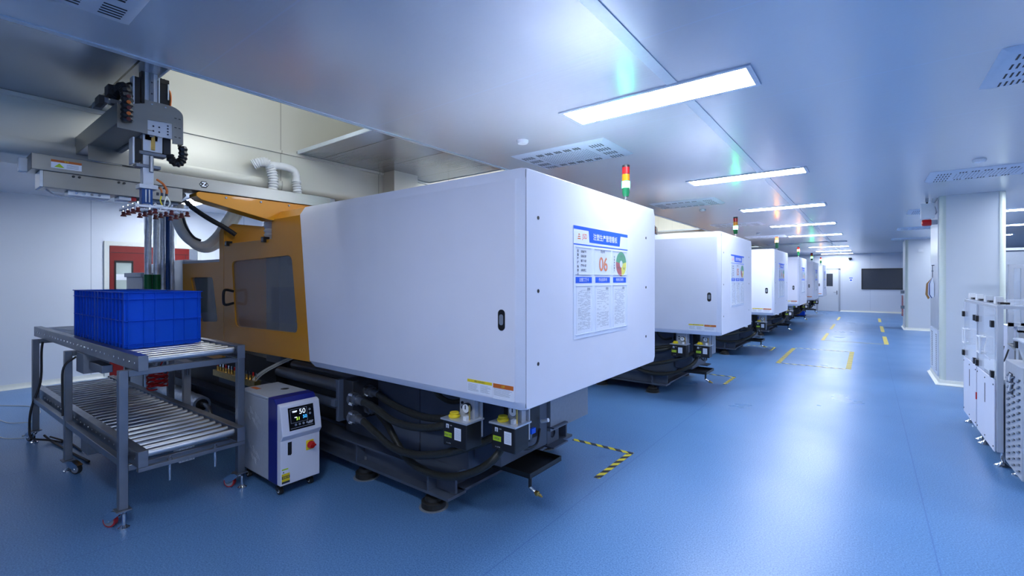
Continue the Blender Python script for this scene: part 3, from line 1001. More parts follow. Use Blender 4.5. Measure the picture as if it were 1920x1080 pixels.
    # grease pumps under the hood
    for n_, (x0, x1, y0, y1, z0, z1, code) in enumerate(((-2.13, -1.93, 2.06, 2.20, .588, .748, '00#140'), (-1.848, -1.667, 2.20, 2.344, .585, .742, '000#'))):
        g = MB()
        g.box(x0, x1, y0, y1, z0, z1, M_black)
        pc = g.build('grease_pump', t, bevel=.006)
        g = MB()
        g.box(x0 - .012, x1 + .012, y0 - .012, y1 + .012, z1, z1 + .01, M_alu); g.build('lid', pc)
        g = MB(); g.lathe((x0 + .05, y0 + .05, z1 + .01), (0, 0, 1), [(0, .034), (.008, .038), (.016, .034), (.02, .026), (.024, .03), (.032, .028)], M_ywarn, 20); g.build('filler_cap', pc)
        g = MB()
        g.box(x0 + .06, x1 - .015, y0 + .09, y1 - .01, z1 + .01, .905, M_grey)
        g.lathe((x1 - .065, y0 + .085, z1 + .075), (0, -1, 0), [(0, .032), (.02, .032), (.022, .03)], M_black if n_ == 0 else M_chrome, 20)
        g.lathe((x1 - .065, y0 + .064, z1 + .075), (0, -1, 0), [(0, .027), (.003, .027)], M_white, 20)
        g.box(x1 - .07, x1 - .062, y0 + .0595, y0 + .061, z1 + .07, z1 + .095, M_ink)
        g.cyl((x0 + .085, y0 + .088, z1 + .10), (x0 + .085, y0 + .08, z1 + .10), .009, M_black, n=10); g.cyl((x0 + .085, y0 + .088, z1 + .07), (x0 + .085, y0 + .08, z1 + .07), .009, M_ink, n=10)
        g.box(x1 - .055, x1 - .03, y0 + .03, y0 + .06, z1 + .01, z1 + .035, M_white)
        g.cyl((x1 - .03, y0 + .06, z1 + .01), (x1 - .03, y0 + .06, z1 + .10), .006, M_brass, n=8)
        g.build('pump_head', pc)
        g = MB(); e = y0 - .0015
        g.box(x0 + .012, x0 + .075, e, y0, z0 + .055, z0 + .085, M_lime); g.text(code, (x0 + .0435, e - .001, z0 + .07), .021, M_ink, 'y-')
        g.box(x0 + .10, x0 + .155, e, y0, z0 + .05, z0 + .125, M_paper)
        for k in range(8):
            g.box(x0 + .106, x0 + .149, e - .0008, e, z0 + .06 + k * .0075, z0 + .0615 + k * .0075, M_greyink)
        g.box(x0 + .028, x0 + .05, e, y0, z0 + .112, z0 + .137, M_paper); g.box(x0 + .034, x0 + .044, e - .0006, e, z0 + .112, z0 + .132, M_midgrey)
        g.text('LUBE', (x0 + .07, e - .001, z0 + .133), .009, M_white, 'y-')
        g.text('← LOW', (x0 + .05, e - .001, z0 + .02), .011, M_white, 'y-')
        g.build('pump_label', pc)
        g = MB(); g.box(x0 + .03, x1, y1, y1 + .012, z0 + .05, .91, M_grey); g.build('mounting_plate', pc)
    q = MB()   # blue solenoid valves and fittings at the end
    for yy, zz in ((2.50, .80), (2.62, .56)):
        q.box(-1.90, -1.84, yy, yy + .05, zz, zz + .035, M_blue); q.cyl((-1.87, yy + .025, zz), (-1.87, yy + .025, zz - .06), .014, M_steel)
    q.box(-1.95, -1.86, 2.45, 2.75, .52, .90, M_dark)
    q.cyl((-1.86, 2.43, .60), (-1.80, 2.43, .58), .014, M_white); q.cyl((-1.88, 2.80, .60), (-1.82, 2.80, .62), .014, M_white)
    q.tube([(-1.86, 2.45, .55), (-1.82, 2.5, .50), (-1.82, 2.65, .49), (-1.86, 2.75, .56)], .010, M_black, n=8)
    q.build('solenoid_valve', t)
    # drip tray
    q = MB()
    zt = .295
    q.prism([(-2.42, 2.53), (-1.79, 2.53), (-1.79, 2.93), (-2.42, 2.93)], 2, zt, zt + .006, M_blacksteel)
    for x0, x1, y0, y1 in ((-2.42, -1.79, 2.53, 2.536), (-2.42, -1.79, 2.924, 2.93), (-1.796, -1.79, 2.536, 2.924)):
        q.box(x0, x1, y0, y1, zt, zt + .035, M_blacksteel)
    tr = q.build('drip_tray', t)
    q = MB()
    q.cyl((-1.81, 2.56, zt), (-1.81, 2.56, .225), .012, M_black); q.cyl((-1.81, 2.56, .225), (-1.77, 2.56, .205), .014, M_chrome)
    q.lathe((-1.77, 2.56, .205), (1, 0, -.3), [(0, .011), (.012, .018), (.025, .018), (.03, .011), (.045, .011), (.05, .006), (.06, .006)], M_brass, 10)
    q.build('drain_tap', tr)
    # brass manifold and clear tubes
    q = MB()
    q.box(-5.6, -4.62, 2.0, 2.06, .60, .66, M_brass)
    random.seed(5)
    for k in range(14):
        xx = -5.55 + k * .07
        q.cyl((xx, 2.03, .66), (xx, 2.03, .70), .012, M_brass, n=8); q.cyl((xx, 2.03, .70), (xx, 2.03, .735), .008, M_chrome if k % 3 else M_red, n=8)
    q.box(-5.6, -4.6, 2.06, 2.2, .52, .60, M_tank)
    q.build('water_manifold', t)
    for dx in (0, .03, .07):
        q = MB(); q.tube([(-4.74 + dx, 2.02, .55), (-4.70 + dx, 2.02, .66), (-4.56 + dx, 2.05, .76), (-4.36 + dx, 2.12, .86), (-4.2 + dx, 2.25, .95)], .006, M_tube, n=6, sub=5)
        q.build('clear_tube', t)
    return t


def notice_board(t, num):
    X1 = -1.485
    y0, W = 2.574, .832
    z1, Hh = 1.976, .729
    U = lambda u: y0 + u * W
    V = lambda v: z1 - v * Hh
    q = MB(); xs = X1 + .003
    q.box(X1, xs, y0, y0 + W, z1 - Hh, z1, M_board)
    nb = q.build('notice_board', t)
    e = xs + .0008
    q = MB()
    q.box(xs, e, U(0), U(1), V(.03), V(0), M_blue)
    q.prism([(U(.24), V(.03)), (U(.845), V(.03)), (U(.825), V(.135)), (U(.255), V(.135))], 0, xs, e, M_blue)
    q.box(xs, e, U(0), U(1), V(.168), V(.158), M_blue)
    q.text('注塑生产管理看板', (e + .0008, U(.545), V(.082)), .048, M_paper, 'x+', bold=.0006)
    q.text('JSD', (e, U(.175), V(.088)), .046, M_oink, 'x+', bold=.0004)
    a, c = U(.085), V(.088)
    for s_, zz in ((.013, .012), (.019, -.002), (.024, -.016)):
        q.prism([(a - s_, c + zz - .004), (a + s_, c + zz - .004), (a + s_ * .6, c + zz + .003), (a - s_ * .6, c + zz + .003)], 0, xs, e, M_oink)
    q.build('header', nb)
    q = MB()
    for (u0, u1), s_ in zip(((.03, .293), (.355, .625), (.69, .963)), ('注塑工艺卡', '作业指导书', '检验记录表')):
        q.box(xs, e, U(u0), U(u1), V(.507), V(.452), M_blue)
        q.text(s_, (e + .0008, U((u0 + u1) / 2), V(.48)), .026, M_paper, 'x+', bold=.0003)
    q.build('section_title', nb)
    q = MB()
    q.text('设备管理信息卡', (e, U(.065), V(.325)), .020, M_ink, 'x+', bold=.0007, vertical=True)
    for i, s_ in enumerate(('设备编号', '设备名称', '管理人员', '操作人员', '点检员工')):
        q.text(s_, (e, U(.155), V(.225 + i * .042)), .0185, M_ink, 'x+', bold=.0005)
    q.text('设备状态管理', (e, U(.715), V(.32)), .0165, M_ink, 'x+', bold=.0005, vertical=True)
    q.text('机台号', (e, U(.49), V(.21)), .022, M_ink, 'x+', bold=.0003)
    q.build('printed_text', nb)
    q = MB()
    q.text(num, (e + .001, U(.50), V(.335)), .135, M_oink, 'x+', bold=.0022)
    q.build('machine_number', nb)
    q = MB()
    yc, zc, R, r = U(.86), V(.315), .092, .026
    def sector(a0, a1, m, xx):
        n = 12
        o = [(yc + R * math.cos(math.radians(a0 + (a1 - a0) * i / n)), zc + R * math.sin(math.radians(a0 + (a1 - a0) * i / n))) for i in range(n + 1)]
        i_ = [(yc + r * math.cos(math.radians(a0 + (a1 - a0) * i / n)), zc + r * math.sin(math.radians(a0 + (a1 - a0) * i / n))) for i in range(n, -1, -1)]
        q.prism(o + i_, 0, xs, xx, m)
    sector(10, 170, M_greenprint, e); sector(170, 275, M_redprint, e); sector(275, 370, M_yprint, e)
    q.text('运行', (e + .0008, yc, zc + .058), .020, M_ink, 'x+')
    q.text('待机', (e + .0008, yc + .048, zc - .035), .020, M_ink, 'x+')
    q.text('停机', (e + .0008, yc - .05, zc - .03), .020, M_ink, 'x+')
    q.build('status_dial', nb)
    q = MB()
    random.seed(11)
    for k, (u0, u1) in enumerate(((.045, .285), (.365, .615), (.70, .95))):
        q.box(xs, e, U(u0), U(u1), V(.955), V(.54), M_paper)
        v = .57
        while v < .93:
            u = u0 + .02 + (.03 if random.random() < .15 else 0)
            while u < u1 - .03:
                w = random.uniform(.01, .06)
                if random.random() < (.78 if k != 1 or v > .78 or v < .66 else .3):
                    q.box(e, e + .0004, U(u), U(min(u + w, u1 - .015)), V(v + .0035), V(v), M_greyink)
                u += w + .008
            v += .0095
        q.box(e, e + .0004, U(u1 - .07), U(u1 - .02), V(.575), V(.55), M_greyink)
    q.build('document', nb)
    q = MB()
    for u0, u1 in ((.03, .293), (.34, .64), (.68, .975)):
        q.box(e + .0022, e + .0032, U(u0), U(u1), V(.965), V(.53), M_sleeve)
        q.box(e + .0022, e + .0032, U(u0), U(u1), V(.43), V(.185), M_sleeve)
        for a, c in ((.43, .427), (.965, .962), (.533, .530), (.188, .185)):
            q.box(xs, e + .0034, U(u0), U(u1), V(a), V(c), M_board)
    q.build('clear_sleeve', nb)
    return nb


def tower(t, state):
    x, y, z = -1.69, 3.85, 2.25
    q = MB()
    q.lathe((x, y, z), (0, 0, 1), [(0, .03), (.01, .03), (.012, .012), (.05, .012), (.052, .017), (.06, .017)], M_black, 16)
    q.cyl((x, y, z + .06), (x, y, z + .11), .012, M_chrome)
    tw = q.build('signal_tower', t)
    q = MB(); q.lathe((x, y, z + .11), (0, 0, 1), [(0, .024), (.03, .033), (.075, .033)], M_lensgrn, 20); q.build('tower_base', tw)
    q = MB()
    h = .062
    mats = {'green': (M_litgrn, M_lensamb, M_lensred), 'amber': (M_lensgrn, M_litamb, M_lensred), 'amber_red': (M_lensgrn, M_litamb, M_lit_red)}[state]
    zz = z + .185
    for m, n_ in zip(mats, ('green_lamp', 'amber_lamp', 'red_lamp')):
        g = MB(); g.lathe((x, y, zz), (0, 0, 1), [(0, .033), (h - .003, .033)], m, 20); g.build(n_, tw)
        q.lathe((x, y, zz + h - .005), (0, 0, 1), [(0, .034), (.005, .034)], M_black, 20)
        zz += h
    q.lathe((x, y, zz - .002), (0, 0, 1), [(0, .034), (.014, .034), (.018, .028)], M_black, 20)
    q.build('tower_ring', tw)
    return tw


proto = build_machine()
mlab = ['nearest and largest white hooded moulding machine, board reading 06',
        'second white hooded moulding machine along the row, board reading 05',
        'third white hooded moulding machine along the row, between machines 05 and 03',
        'fourth white hooded moulding machine along the row, small in the distance',
        'fifth white hooded moulding machine along the row, green lamp lit, far off',
        'farthest white hooded moulding machine, beside the far door']
proto['label'] = mlab[0]
states = ['green', 'green', 'amber_red', 'amber', 'green', 'amber']
for i in range(1, 6):
    c = proto.copy(); COL.objects.link(c)
    c.location = (-4.5, YC + PITCH * i, 0)
    c['label'] = mlab[i]
    for ch in [q for q in bpy.data.objects if q.parent == proto]:
        if ch.name.startswith('signal_tower') or (ch.name.startswith('notice_board')):
            continue
        if i > 1 and ch.name.split('.')[0] in ('clear_tube', 'water_manifold', 'tie_bar', 'mould', 'hopper_loader'):
            continue
        copy_tree(ch, c)
    OFF[c] = Vector((-4.5, YC, 0))
    tower(c, states[i])
    src = [q for q in bpy.data.objects if q.parent == proto and q.name.startswith('notice_board')][0]
    nb = src.copy(); COL.objects.link(nb); nb.parent = c
    for ch in [q for q in bpy.data.objects if q.parent == src]:
        if ch.name.startswith('machine_number'):
            q = MB()
            q.text('0%d' % (6 - i), (-1.485 + .003 + .0018, 2.574 + .50 * .832, 1.976 - .335 * .729), .135, M_oink, 'x+', bold=.0022)
            q.build('machine_number', nb, off=Vector((-4.5, YC, 0)))
        else:
            d = ch.copy(); COL.objects.link(d); d.parent = nb

# ------------------------------------------------------------------ take-out robot on machine 06
def build_robot():
    t = thing('takeout_robot', 'steel gantry take-out robot reaching over the conveyor and nearest machine', 'robot', (-4.35, 1.9, 2.33), group='take-out robots')
    q = MB()
    q.box(-4.455, -4.25, .48, 2.56, 2.342, 2.445, M_stain)
    q.box(-4.455, -4.40, .44, .48, 2.342, 2.43, M_white)
    bm_ = q.build('traverse_beam', t, bevel=.003)
    q = MB(); e = -4.2485
    q.box(-4.25, e, .57, .72, 2.365, 2.42, M_paper); q.box(e, e + .0008, .57, .72, 2.405, 2.42, M_orange)
    q.prism([(.585, 2.372), (.635, 2.372), (.61, 2.398)], 0, e, e + .0008, M_lime)
    for k in range(3):
        q.box(e, e + .0008, .645, .705, 2.374 + k * .009, 2.377 + k * .009, M_greyink)
    q.text('警告', (e + .001, .645, 2.4125), .012, M_ywarn, 'x+')
    q.build('warning_label', bm_)
    q = MB()   # hexagon badge with a Z
    yc, zc = 1.453, 2.395
    q.prism([(yc + .034 * math.cos(math.radians(60 * k)), zc + .030 * math.sin(math.radians(60 * k))) for k in range(6)], 0, -4.25, e, M_black)
    q.text('Z', (e + .001, yc, zc), .046, M_paper, 'x+', bold=.0018)
    for s_ in (-1, 1):
        q.prism([(yc + s_ * .017, zc), (yc + s_ * .022, zc + .005), (yc + s_ * .027, zc), (yc + s_ * .022, zc - .005)], 0, e - .0005, e + .0008, M_paper)
    q.build('hexagon_badge', bm_)
    q = MB()
    q.box(-4.44, -4.262, .535, 1.31, 2.235, 2.341, M_stain)
    q.box(-4.45, -4.262, .52, .535, 2.235, 2.341, M_white)
    for yy in (.68, .92, 1.16):
        q.cyl((-4.262, yy, 2.325), (-4.250, yy, 2.325), .008, M_dark, n=8); q.cyl((-4.262, yy + .03, 2.325), (-4.250, yy + .03, 2.325), .008, M_dark, n=8)
    q.build('cable_duct', t, bevel=.002)
    q = MB()
    q.box(-4.42, -4.30, .66, .88, 2.205, 2.234, M_white); q.box(-4.42, -4.30, .93, 1.0, 2.210, 2.234, M_white); q.box(-4.42, -4.30, 1.0, 1.03, 2.210, 2.234, M_red)
    q.box(-4.40, -4.32, 1.05, 1.30, 2.215, 2.234, M_midgrey)
    for k in range(4):
        q.cyl((-4.29, .70 + k * .04, 2.22), (-4.30, .70 + k * .04, 2.22), .008, M_chrome, n=8)
    q.tube([(-4.35, .56, 2.23), (-4.33, .60, 2.20), (-4.33, .66, 2.195)], .006, M_grey, n=6)
    q.build('valve_bank', t)
    q = MB(); q.box(-4.44, -4.26, 2.62 - .06, 2.62, 2.37, 2.44, M_midgrey); q.build('beam_end_cap', t)
    # kick arm across the beam
    q = MB()
    q.box(-4.66, -3.526, .752, .925, 2.552, 2.556, M_stain)
    q.box(-4.66, -3.526, .752, .756, 2.556, 2.68, M_stain); q.box(-4.66, -3.62, .921, .925, 2.556, 2.69, M_stain)
    q.box(-4.66, -4.656, .756, .921, 2.556, 2.69, M_stain)
    q.box(-4.60, -3.62, .905, .935, 2.535, 2.552, M_steel)
    q.cyl((-4.60, .84, 2.53), (-4.60, .87, 2.53), .018, M_white)
    q.build('kick_arm', t, bevel=.002)
    q = MB()
    q.box(-4.60, -3.75, .77, .90, 2.64, 2.70, M_dark); q.box(-3.85, -3.65, .70, .74, 2.70, 2.73, M_steel); q.box(-3.72, -3.62, .69, .715, 2.68, 2.73, M_black)
    q.box(-3.66, -3.60, .74, .90, 2.69, 2.715, M_steel)
    q.build('arm_rail', t)
    q = MB()
    q.box(-4.45, -4.25, .98, 1.10, 2.445, 2.56, M_stain); q.box(-4.24, -4.235, .75, 1.02, 2.45, 2.56, M_stain)
    q.build('carriage', t, bevel=.003)
    q = MB()   # curved cover plate
    outer = [(.752, 2.53), (.898, 2.526), (.898, 2.616), (1.027, 2.625), (1.027, 2.496), (1.085, 2.502), (1.085, 2.68)]
    for k in range(1, 7):
        a = k / 6 * PI / 2
        outer.append((1.005 + .080 * math.cos(a), 2.68 + .055 * math.sin(a)))
    outer += [(.883, 2.735), (.883, 2.71), (.752, 2.665)]
    q.prism(outer, 0, -3.525, -3.518, M_stain)
    q.box(-3.60, -3.525, 1.078, 1.085, 2.502, 2.68, M_stain)
    for zz in (2.66, 2.60, 2.54):
        for dy in (0, .022):
            q.box(-3.518, -3.5165, 1.045 - .008 + dy, 1.045 + .004 + dy, zz, zz + .004, M_black)
    for yy, zz in ((.92, 2.715), (.99, 2.715)):
        q.cyl((-3.518, yy, zz), (-3.515, yy, zz), .005, M_chrome, n=8)
    q.build('cover_plate', t)
    q = MB()
    q.box(-3.545, -3.53, .892, 1.03, 2.528, 2.625, M_alu)
    for yy, zz in ((.93, 2.585), (.96, 2.585), (.93, 2.555), (.96, 2.555), (1.005, 2.605), (1.005, 2.587), (1.005, 2.569), (1.005, 2.551)):
        q.cyl((-3.53, yy, zz), (-3.528, yy, zz), .0055, M_ink, n=8)
    q.build('slide_block', t, bevel=.003)
    # vertical mast
    q = MB()
    q.box(-3.610, -3.560, .895, .96, 2.50, 2.935, M_alu); q.box(-3.560, -3.548, .917, .937, 2.52, 2.925, M_steel)
    q.box(-3.610, -3.560, .97, 1.015, 2.66, 2.90, M_black); q.box(-3.560, -3.555, .963, 1.02, 2.875, 2.905, M_black)
    q.box(-3.560, -3.554, .963, .970, 2.70, 2.905, M_alu); q.box(-3.560, -3.554, 1.012, 1.019, 2.78, 2.88, M_alu)
    q.box(-3.610, -3.560, .877, .892, 2.66, 2.93, M_black)
    q.box(-3.620, -3.560, .842, .872, 2.66, 2.875, M_black); q.box(-3.620, -3.555, .835, .843, 2.66, 2.875, M_alu)
    q.box(-3.660, -3.610, 1.03, 1.045, 2.66, 2.845, M_black)
    for k in range(5):
        q.cyl((-3.547, .927, 2.58 + .07 * k), (-3.545, .927, 2.58 + .07 * k), .005, M_ink, n=8)
    for yy in (.905, .93, .95, .985, 1.0):
        q.cyl((-3.580, yy, 2.905 if yy > .96 else 2.935), (-3.580, yy, 2.915 if yy > .96 else 2.945), .004, M_ink, n=8)
    q.build('vertical_mast', t)
    q = MB(); q.tube([(-3.590, 1.02, 2.86), (-3.590, 1.035, 2.84), (-3.600, 1.04, 2.78), (-3.600, 1.03, 2.70)], .006, M_orange, n=6); q.build('orange_cable', t)
    q = MB()
    q.box(-3.620, -3.560, .885, .985, 2.43, 2.533, M_alu); q.box(-3.560, -3.550, .925, .945, 2.44, 2.53, M_brass)
    q.box(-3.620, -3.550, .865, 1.005, 2.405, 2.425, M_steel); q.box(-3.620, -3.560, .99, 1.03, 2.43, 2.535, M_dark)
    q.box(-3.630, -3.560, .84, .88, 2.36, 2.50, M_black); q.box(-3.630, -3.550, .832, .842, 2.34, 2.50, M_alu)
    q.box(-3.620, -3.550, .85, .975, 2.325, 2.345, M_steel)
    q.box(-3.620, -3.560, .885, .94, 2.22, 2.405, M_alu); q.cyl((-3.550, .925, 2.30), (-3.550, .925, 2.40), .012, M_steel)
    q.box(-3.630, -3.550, .865, .96, 2.195, 2.222, M_alu)
    q.build('lower_slide', t, bevel=.002)
    q = MB()
    q.box(-3.615, -3.560, .88, .935, 2.09, 2.195, M_bluepipe); q.box(-3.560, -3.552, .895, .902, 2.11, 2.19, M_alu); q.box(-3.560, -3.552, .913, .920, 2.11, 2.19, M_alu)
    q.cyl((-3.580, .905, 2.075), (-3.580, .905, 2.10), .03, M_steel)
    q.build('wrist', t, bevel=.002)
    # black cable chains
    q = MB()
    random.seed(2)
    pts = []
    for k in range(9):
        a = -PI * .5 + PI * k / 8
        pts.append((1.075 + .032 * math.cos(a - PI / 2), 2.42 + .05 * math.sin(a - PI / 2)))
    q.tube([(-3.56, 1.095, 2.50), (-3.56, 1.097, 2.44), (-3.56, 1.085, 2.40), (-3.56, 1.06, 2.385), (-3.56, 1.035, 2.40), (-3.56, 1.02, 2.43)], .026, M_black, n=8, sub=4, ridged=.02)
    q.build('cable_chain', t)
    q = MB()
    q.tube([(-3.485, .79, 2.565), (-3.482, .79, 2.63), (-3.485, .79, 2.71), (-3.52, .785, 2.77), (-3.60, .785, 2.79), (-3.72, .78, 2.77)], .030, M_black, n=8, sub=5, ridged=.022)
    for k in range(5):
        q.cyl((-3.453, .79, 2.575 + .033 * k), (-3.446, .79, 2.575 + .033 * k), .011, M_orange if k % 2 else M_bronze, n=8)
    q.box(-3.75, -3.66, .74, .80, 2.76, 2.82, M_dark)
    q.tube([(-3.60, .80, 2.81), (-3.58, .83, 2.83), (-3.57, .85, 2.79)], .008, M_black, n=6)
    q.build('cable_chain', t)
    # gripper frame with suction cups
    q = MB()
    q.box(-3.70, -3.36, .80, .812, 2.06, 2.072, M_alu); q.box(-3.70, -3.36, 1.06, 1.072, 2.06, 2.072, M_alu)
    q.box(-3.71, -3.35, .90, .93, 2.06, 2.075, M_alu)
    q.box(-3.70, -3.688, .80, 1.07, 2.055, 2.067, M_alu); q.box(-3.37, -3.358, .80, 1.07, 2.055, 2.067, M_alu); q.box(-3.54, -3.528, .80, 1.07, 2.055, 2.067, M_alu)
    gf = q.build('gripper_frame', t)
    for ix in range(4):
        for iy in range(4):
            x, y = -3.67 + ix * .10, .815 + iy * .082
            q = MB()
            q.cyl((x, y, 2.05), (x, y, 2.085), .007, M_chrome, n=8)
            q.lathe((x, y, 2.052), (0, 0, -1), [(0, .007), (.008, .011), (.016, .008), (.022, .013), (.03, .016)], M_bronze, 10)
            q.build('suction_cup', gf)
    q = MB()
    q.tube([(-3.50, .94, 2.25), (-3.48, .965, 2.225), (-3.48, .985, 2.19), (-3.48, .985, 2.165)], .007, M_orange, n=6)
    q.tube([(-3.50, .955, 2.20), (-3.49, .96, 2.185), (-3.49, .962, 2.165)], .006, M_orange, n=6)
    q.tube([(-3.48, .985, 2.15), (-3.48, .975, 2.11), (-3.49, .975, 2.08)], .004, M_cream, n=6); q.tube([(-3.48, .985, 2.15), (-3.47, 1.0, 2.11), (-3.49, .99, 2.08)], .004, M_cream, n=6)
    q.tube([(-3.49, .96, 2.15), (-3.49, .955, 2.12), (-3.49, .965, 2.09)], .004, M_ywarn, n=6)
    for yy in (.94, .962, .985):
        q.cyl((-3.485, yy, 2.15), (-3.485, yy, 2.168), .007, M_ink, n=8)
    q.build('air_tube', t)
    # yellow support bracket on the fixed platen
    q = MB()
    poly = [(1.425, 2.338), (1.405, 2.325), (1.405, 2.30), (1.44, 2.275), (1.50, 2.262), (1.98, 2.163), (2.10, 2.17), (2.10, 2.255), (2.42, 2.255), (2.42, 2.34)]
    q.prism(poly, 0, -4.42, -4.262, M_yel)
    for yy in (1.62, 1.90, 2.15):
        q.cyl((-4.262, yy, 2.315), (-4.252, yy, 2.315), .010, M_steel, n=8)
    q.build('support_bracket', t, bevel=.003)
    return t


rob = build_robot()
r3 = copy_tree(rob)
r3.location.y += PITCH * 2
r3['label'] = 'take-out robot on the third machine, mast just showing above the second hood'

# ------------------------------------------------------------------ hoses between beam and machine
b = MB()
b.tube([(-5.8, 1.66, 2.47), (-5.8, 1.724, 2.273), (-5.8, 1.786, 2.125), (-5.8, 1.88, 2.029), (-5.8, 1.997, 2.007), (-5.8, 2.119, 2.122), (-5.8, 2.212, 2.293), (-5.8, 2.34, 2.50), (-5.8, 2.5, 2.60)], .047, M_cream, n=16, sub=8)
lh = single('loop_hose', b, 'cream hose hanging in a wide loop, nearer of the two loops', 'hose', None, group='looping cream hoses')
b = MB()
b.tube([(-5.93, 1.79, 2.45), (-5.93, 1.793, 2.321), (-5.93, 1.862, 2.123), (-5.93, 1.96, 2.0), (-5.93, 2.09, 1.985), (-5.93, 2.23, 2.105), (-5.93, 2.345, 2.319), (-5.93, 2.45, 2.50), (-5.93, 2.55, 2.60)], .045, M_cream, n=16, sub=8)
single('loop_hose', b, 'cream hose hanging in a loop just behind another cream hose', 'hose', (-5.93, 2.1, 1.98), group='looping cream hoses')
b = MB()
b.tube([(-5.76, 1.76, 2.35), (-5.76, 1.80, 2.20), (-5.76, 1.87, 2.09), (-5.76, 1.94, 2.055)], .012, M_greytape, n=8)
b.build('taped_cable', lh)
b = MB()
b.tube([(-5.3, 1.66, 2.40), (-5.3, 1.68, 2.37), (-5.3, 1.755, 2.31), (-5.3, 1.873, 2.237), (-5.3, 2.006, 2.168), (-5.28, 2.10, 2.10)], .024, M_greytape, n=10)
b.tube([(-4.8, 1.34, 2.35), (-5.0, 1.45, 2.31), (-5.2, 1.58, 2.36), (-5.3, 1.66, 2.40)], .010, M_greytape, n=8)
b.tube([(-4.44, 1.32, 2.33), (-4.55, 1.38, 2.32), (-4.7, 1.45, 2.36)], .022, M_black, n=8)
single('cable_bundle', b, 'thick black sheathed cable slanting down to the yellow door post', 'cable', (-5.3, 1.9, 2.2))
b = MB()
b.tube([(-4.53, 2.10, 1.96), (-4.53, 2.10, 2.254), (-4.53, 2.13, 2.472), (-4.53, 2.135, 2.588), (-4.53, 2.112, 2.686), (-4.53, 2.07, 2.735), (-4.53, 2.01, 2.73), (-4.56, 1.96, 2.70)], .044, M_white, n=16, sub=8, ridged=.03)
vh = thing('vent_hose', 'white ribbed hose with a joined elbow pipe rising above the yellow guard', 'hose', (-4.53, 2.1, 1.96))
b.build('ribbed_hose', vh)
b = MB()
b.tube([(-4.53, 2.10, 2.722), (-4.53, 2.18, 2.73), (-4.53, 2.26, 2.731), (-4.53, 2.335, 2.71), (-4.53, 2.36, 2.66), (-4.53, 2.362, 2.62)], .036, M_white, n=16, sub=6)
b.tube([(-4.53, 2.362, 2.62), (-4.53, 2.362, 2.60)], .044, M_white, n=16, sub=1)
b.build('elbow_pipe', vh)
b = MB()
b.tube([(-4.53, 2.362, 2.60), (-4.53, 2.375, 2.5), (-4.53, 2.39, 2.38), (-4.53, 2.39, 2.2)], .041, M_white, n=16, sub=8, ridged=.03)
b.build('ribbed_hose', vh)
b = MB()
b.tube([(-4.40, 2.12, 2.12), (-4.55, 2.2, 2.10), (-4.75, 2.25, 2.04), (-4.95, 2.3, 2.03)], .012, M_greytape, n=8)
single('heater_cable', b, 'black cable crossing the gap above the yellow sliding door', 'cable', (-4.6, 2.2, 2.08))

# ------------------------------------------------------------------ insulated riser pipes
def riser(x, y, r, m, label, band=False, name='riser_pipe'):
    t = thing(name, label, 'pipe', (x, y, 0), group='riser pipes')
    q = MB()
    pts = [(x, y, z) for z in [0.02 + i * .05 for i in range(58)]]
    if m is M_foil:
        random.seed(int(abs(x * 100 + y * 37)))
        q.lathe((x, y, 0.01), (0, 0, 1), [(i * .0485, r * random.uniform(.90, 1.05)) for i in range(60)], m, 14)
    else:
        q.cyl((x, y, .01), (x, y, H), r, m)
    q.build('insulation', t)
    if band:
        q = MB(); q.cyl((x, y, 1.2), (x, y, 1.69), r * 1.1, M_greenband, n=14); q.build('green_band', t)
    return t


riser(-6.9, 1.765, .037, M_foil, 'leftmost foil-wrapped riser pipe behind the blue crates', True)
riser(-6.9, 1.85, .037, M_foil, 'second foil-wrapped riser pipe with a green band', True)
riser(-6.98, 1.93, .058, M_foil, 'fattest foil-wrapped riser pipe in the bundle')
riser(-6.86, 1.955, .022, M_bluepipe, 'thin blue riser pipe in the bundle')
riser(-6.98, 2.03, .030, M_foil, 'rightmost foil-wrapped riser pipe in the bundle')

# grey control cabinet behind the crates
t = thing('control_cabinet', 'grey metal cabinet with a sloped lid behind the blue crates', 'cabinet', (-7.4, 1.84, 0))
b = MB(); b.box(-7.745, -7.06, 1.75, 1.93, 0.0, 1.66, M_grey); b.build('body', t, bevel=.006)
b = MB(); b.box(-7.765, -7.05, 1.73, 1.94, 1.66, 1.715, M_grey); b.build('lid', t, bevel=.006)

# silver insulated pipe lying low behind the conveyor, and the red coiled air hose
t = thing('insulated_pipe', 'fat foil-wrapped pipe lying low behind the conveyor', 'pipe', (-6.2, 1.9, .2))
b = MB()
random.seed(8)
b.lathe((-6.80, 1.9, .30), (1, 0, 0), [(i * .06, .085 * random.uniform(.96, 1.02)) for i in range(17)], M_foil, 18)
b.lathe((-5.83, 1.9, .30), (1, 0, 0), [(0, .085), (.12, .087), (.22, .085)], M_foil, 18)
b.build('insulation', t)
b = MB(); b.lathe((-5.87, 1.9, .30), (1, 0, 0), [(0, .07), (.05, .07)], M_black, 16); b.build('dark_core', t)
b = MB(); b.lathe((-5.61, 1.9, .30), (1, 0, 0), [(0, .06), (.008, .06)], M_black, 16)
b.build('dark_core', t)
b = MB(); b.tube([(-5.61, 1.9, .30), (-5.5, 1.9, .31), (-5.4, 1.9, .27), (-5.3, 1.88, .12), (-5.25, 1.86, .02)], .022, M_steel, n=10); b.build('bare_pipe', t)
b = MB()
pts = []
for k in range(150):
    a = k * .42
    pts.append((-5.05 + .075 * math.cos(a) + .0 * k, 1.36 + .075 * math.sin(a), .80 - .0009 * k + .012 * math.sin(a * 1.7)))
b.tube(pts, .006, M_red, n=6, sub=2)
b.tube([(-5.05, 1.36, .81), (-5.05, 1.42, .95), (-5.1, 1.40, 1.02)], .006, M_red, n=6)
single('coiled_air_hose', b, 'red coiled air hose hanging under the upper conveyor', 'hose', (-5.05, 1.36, .7))
b = MB()
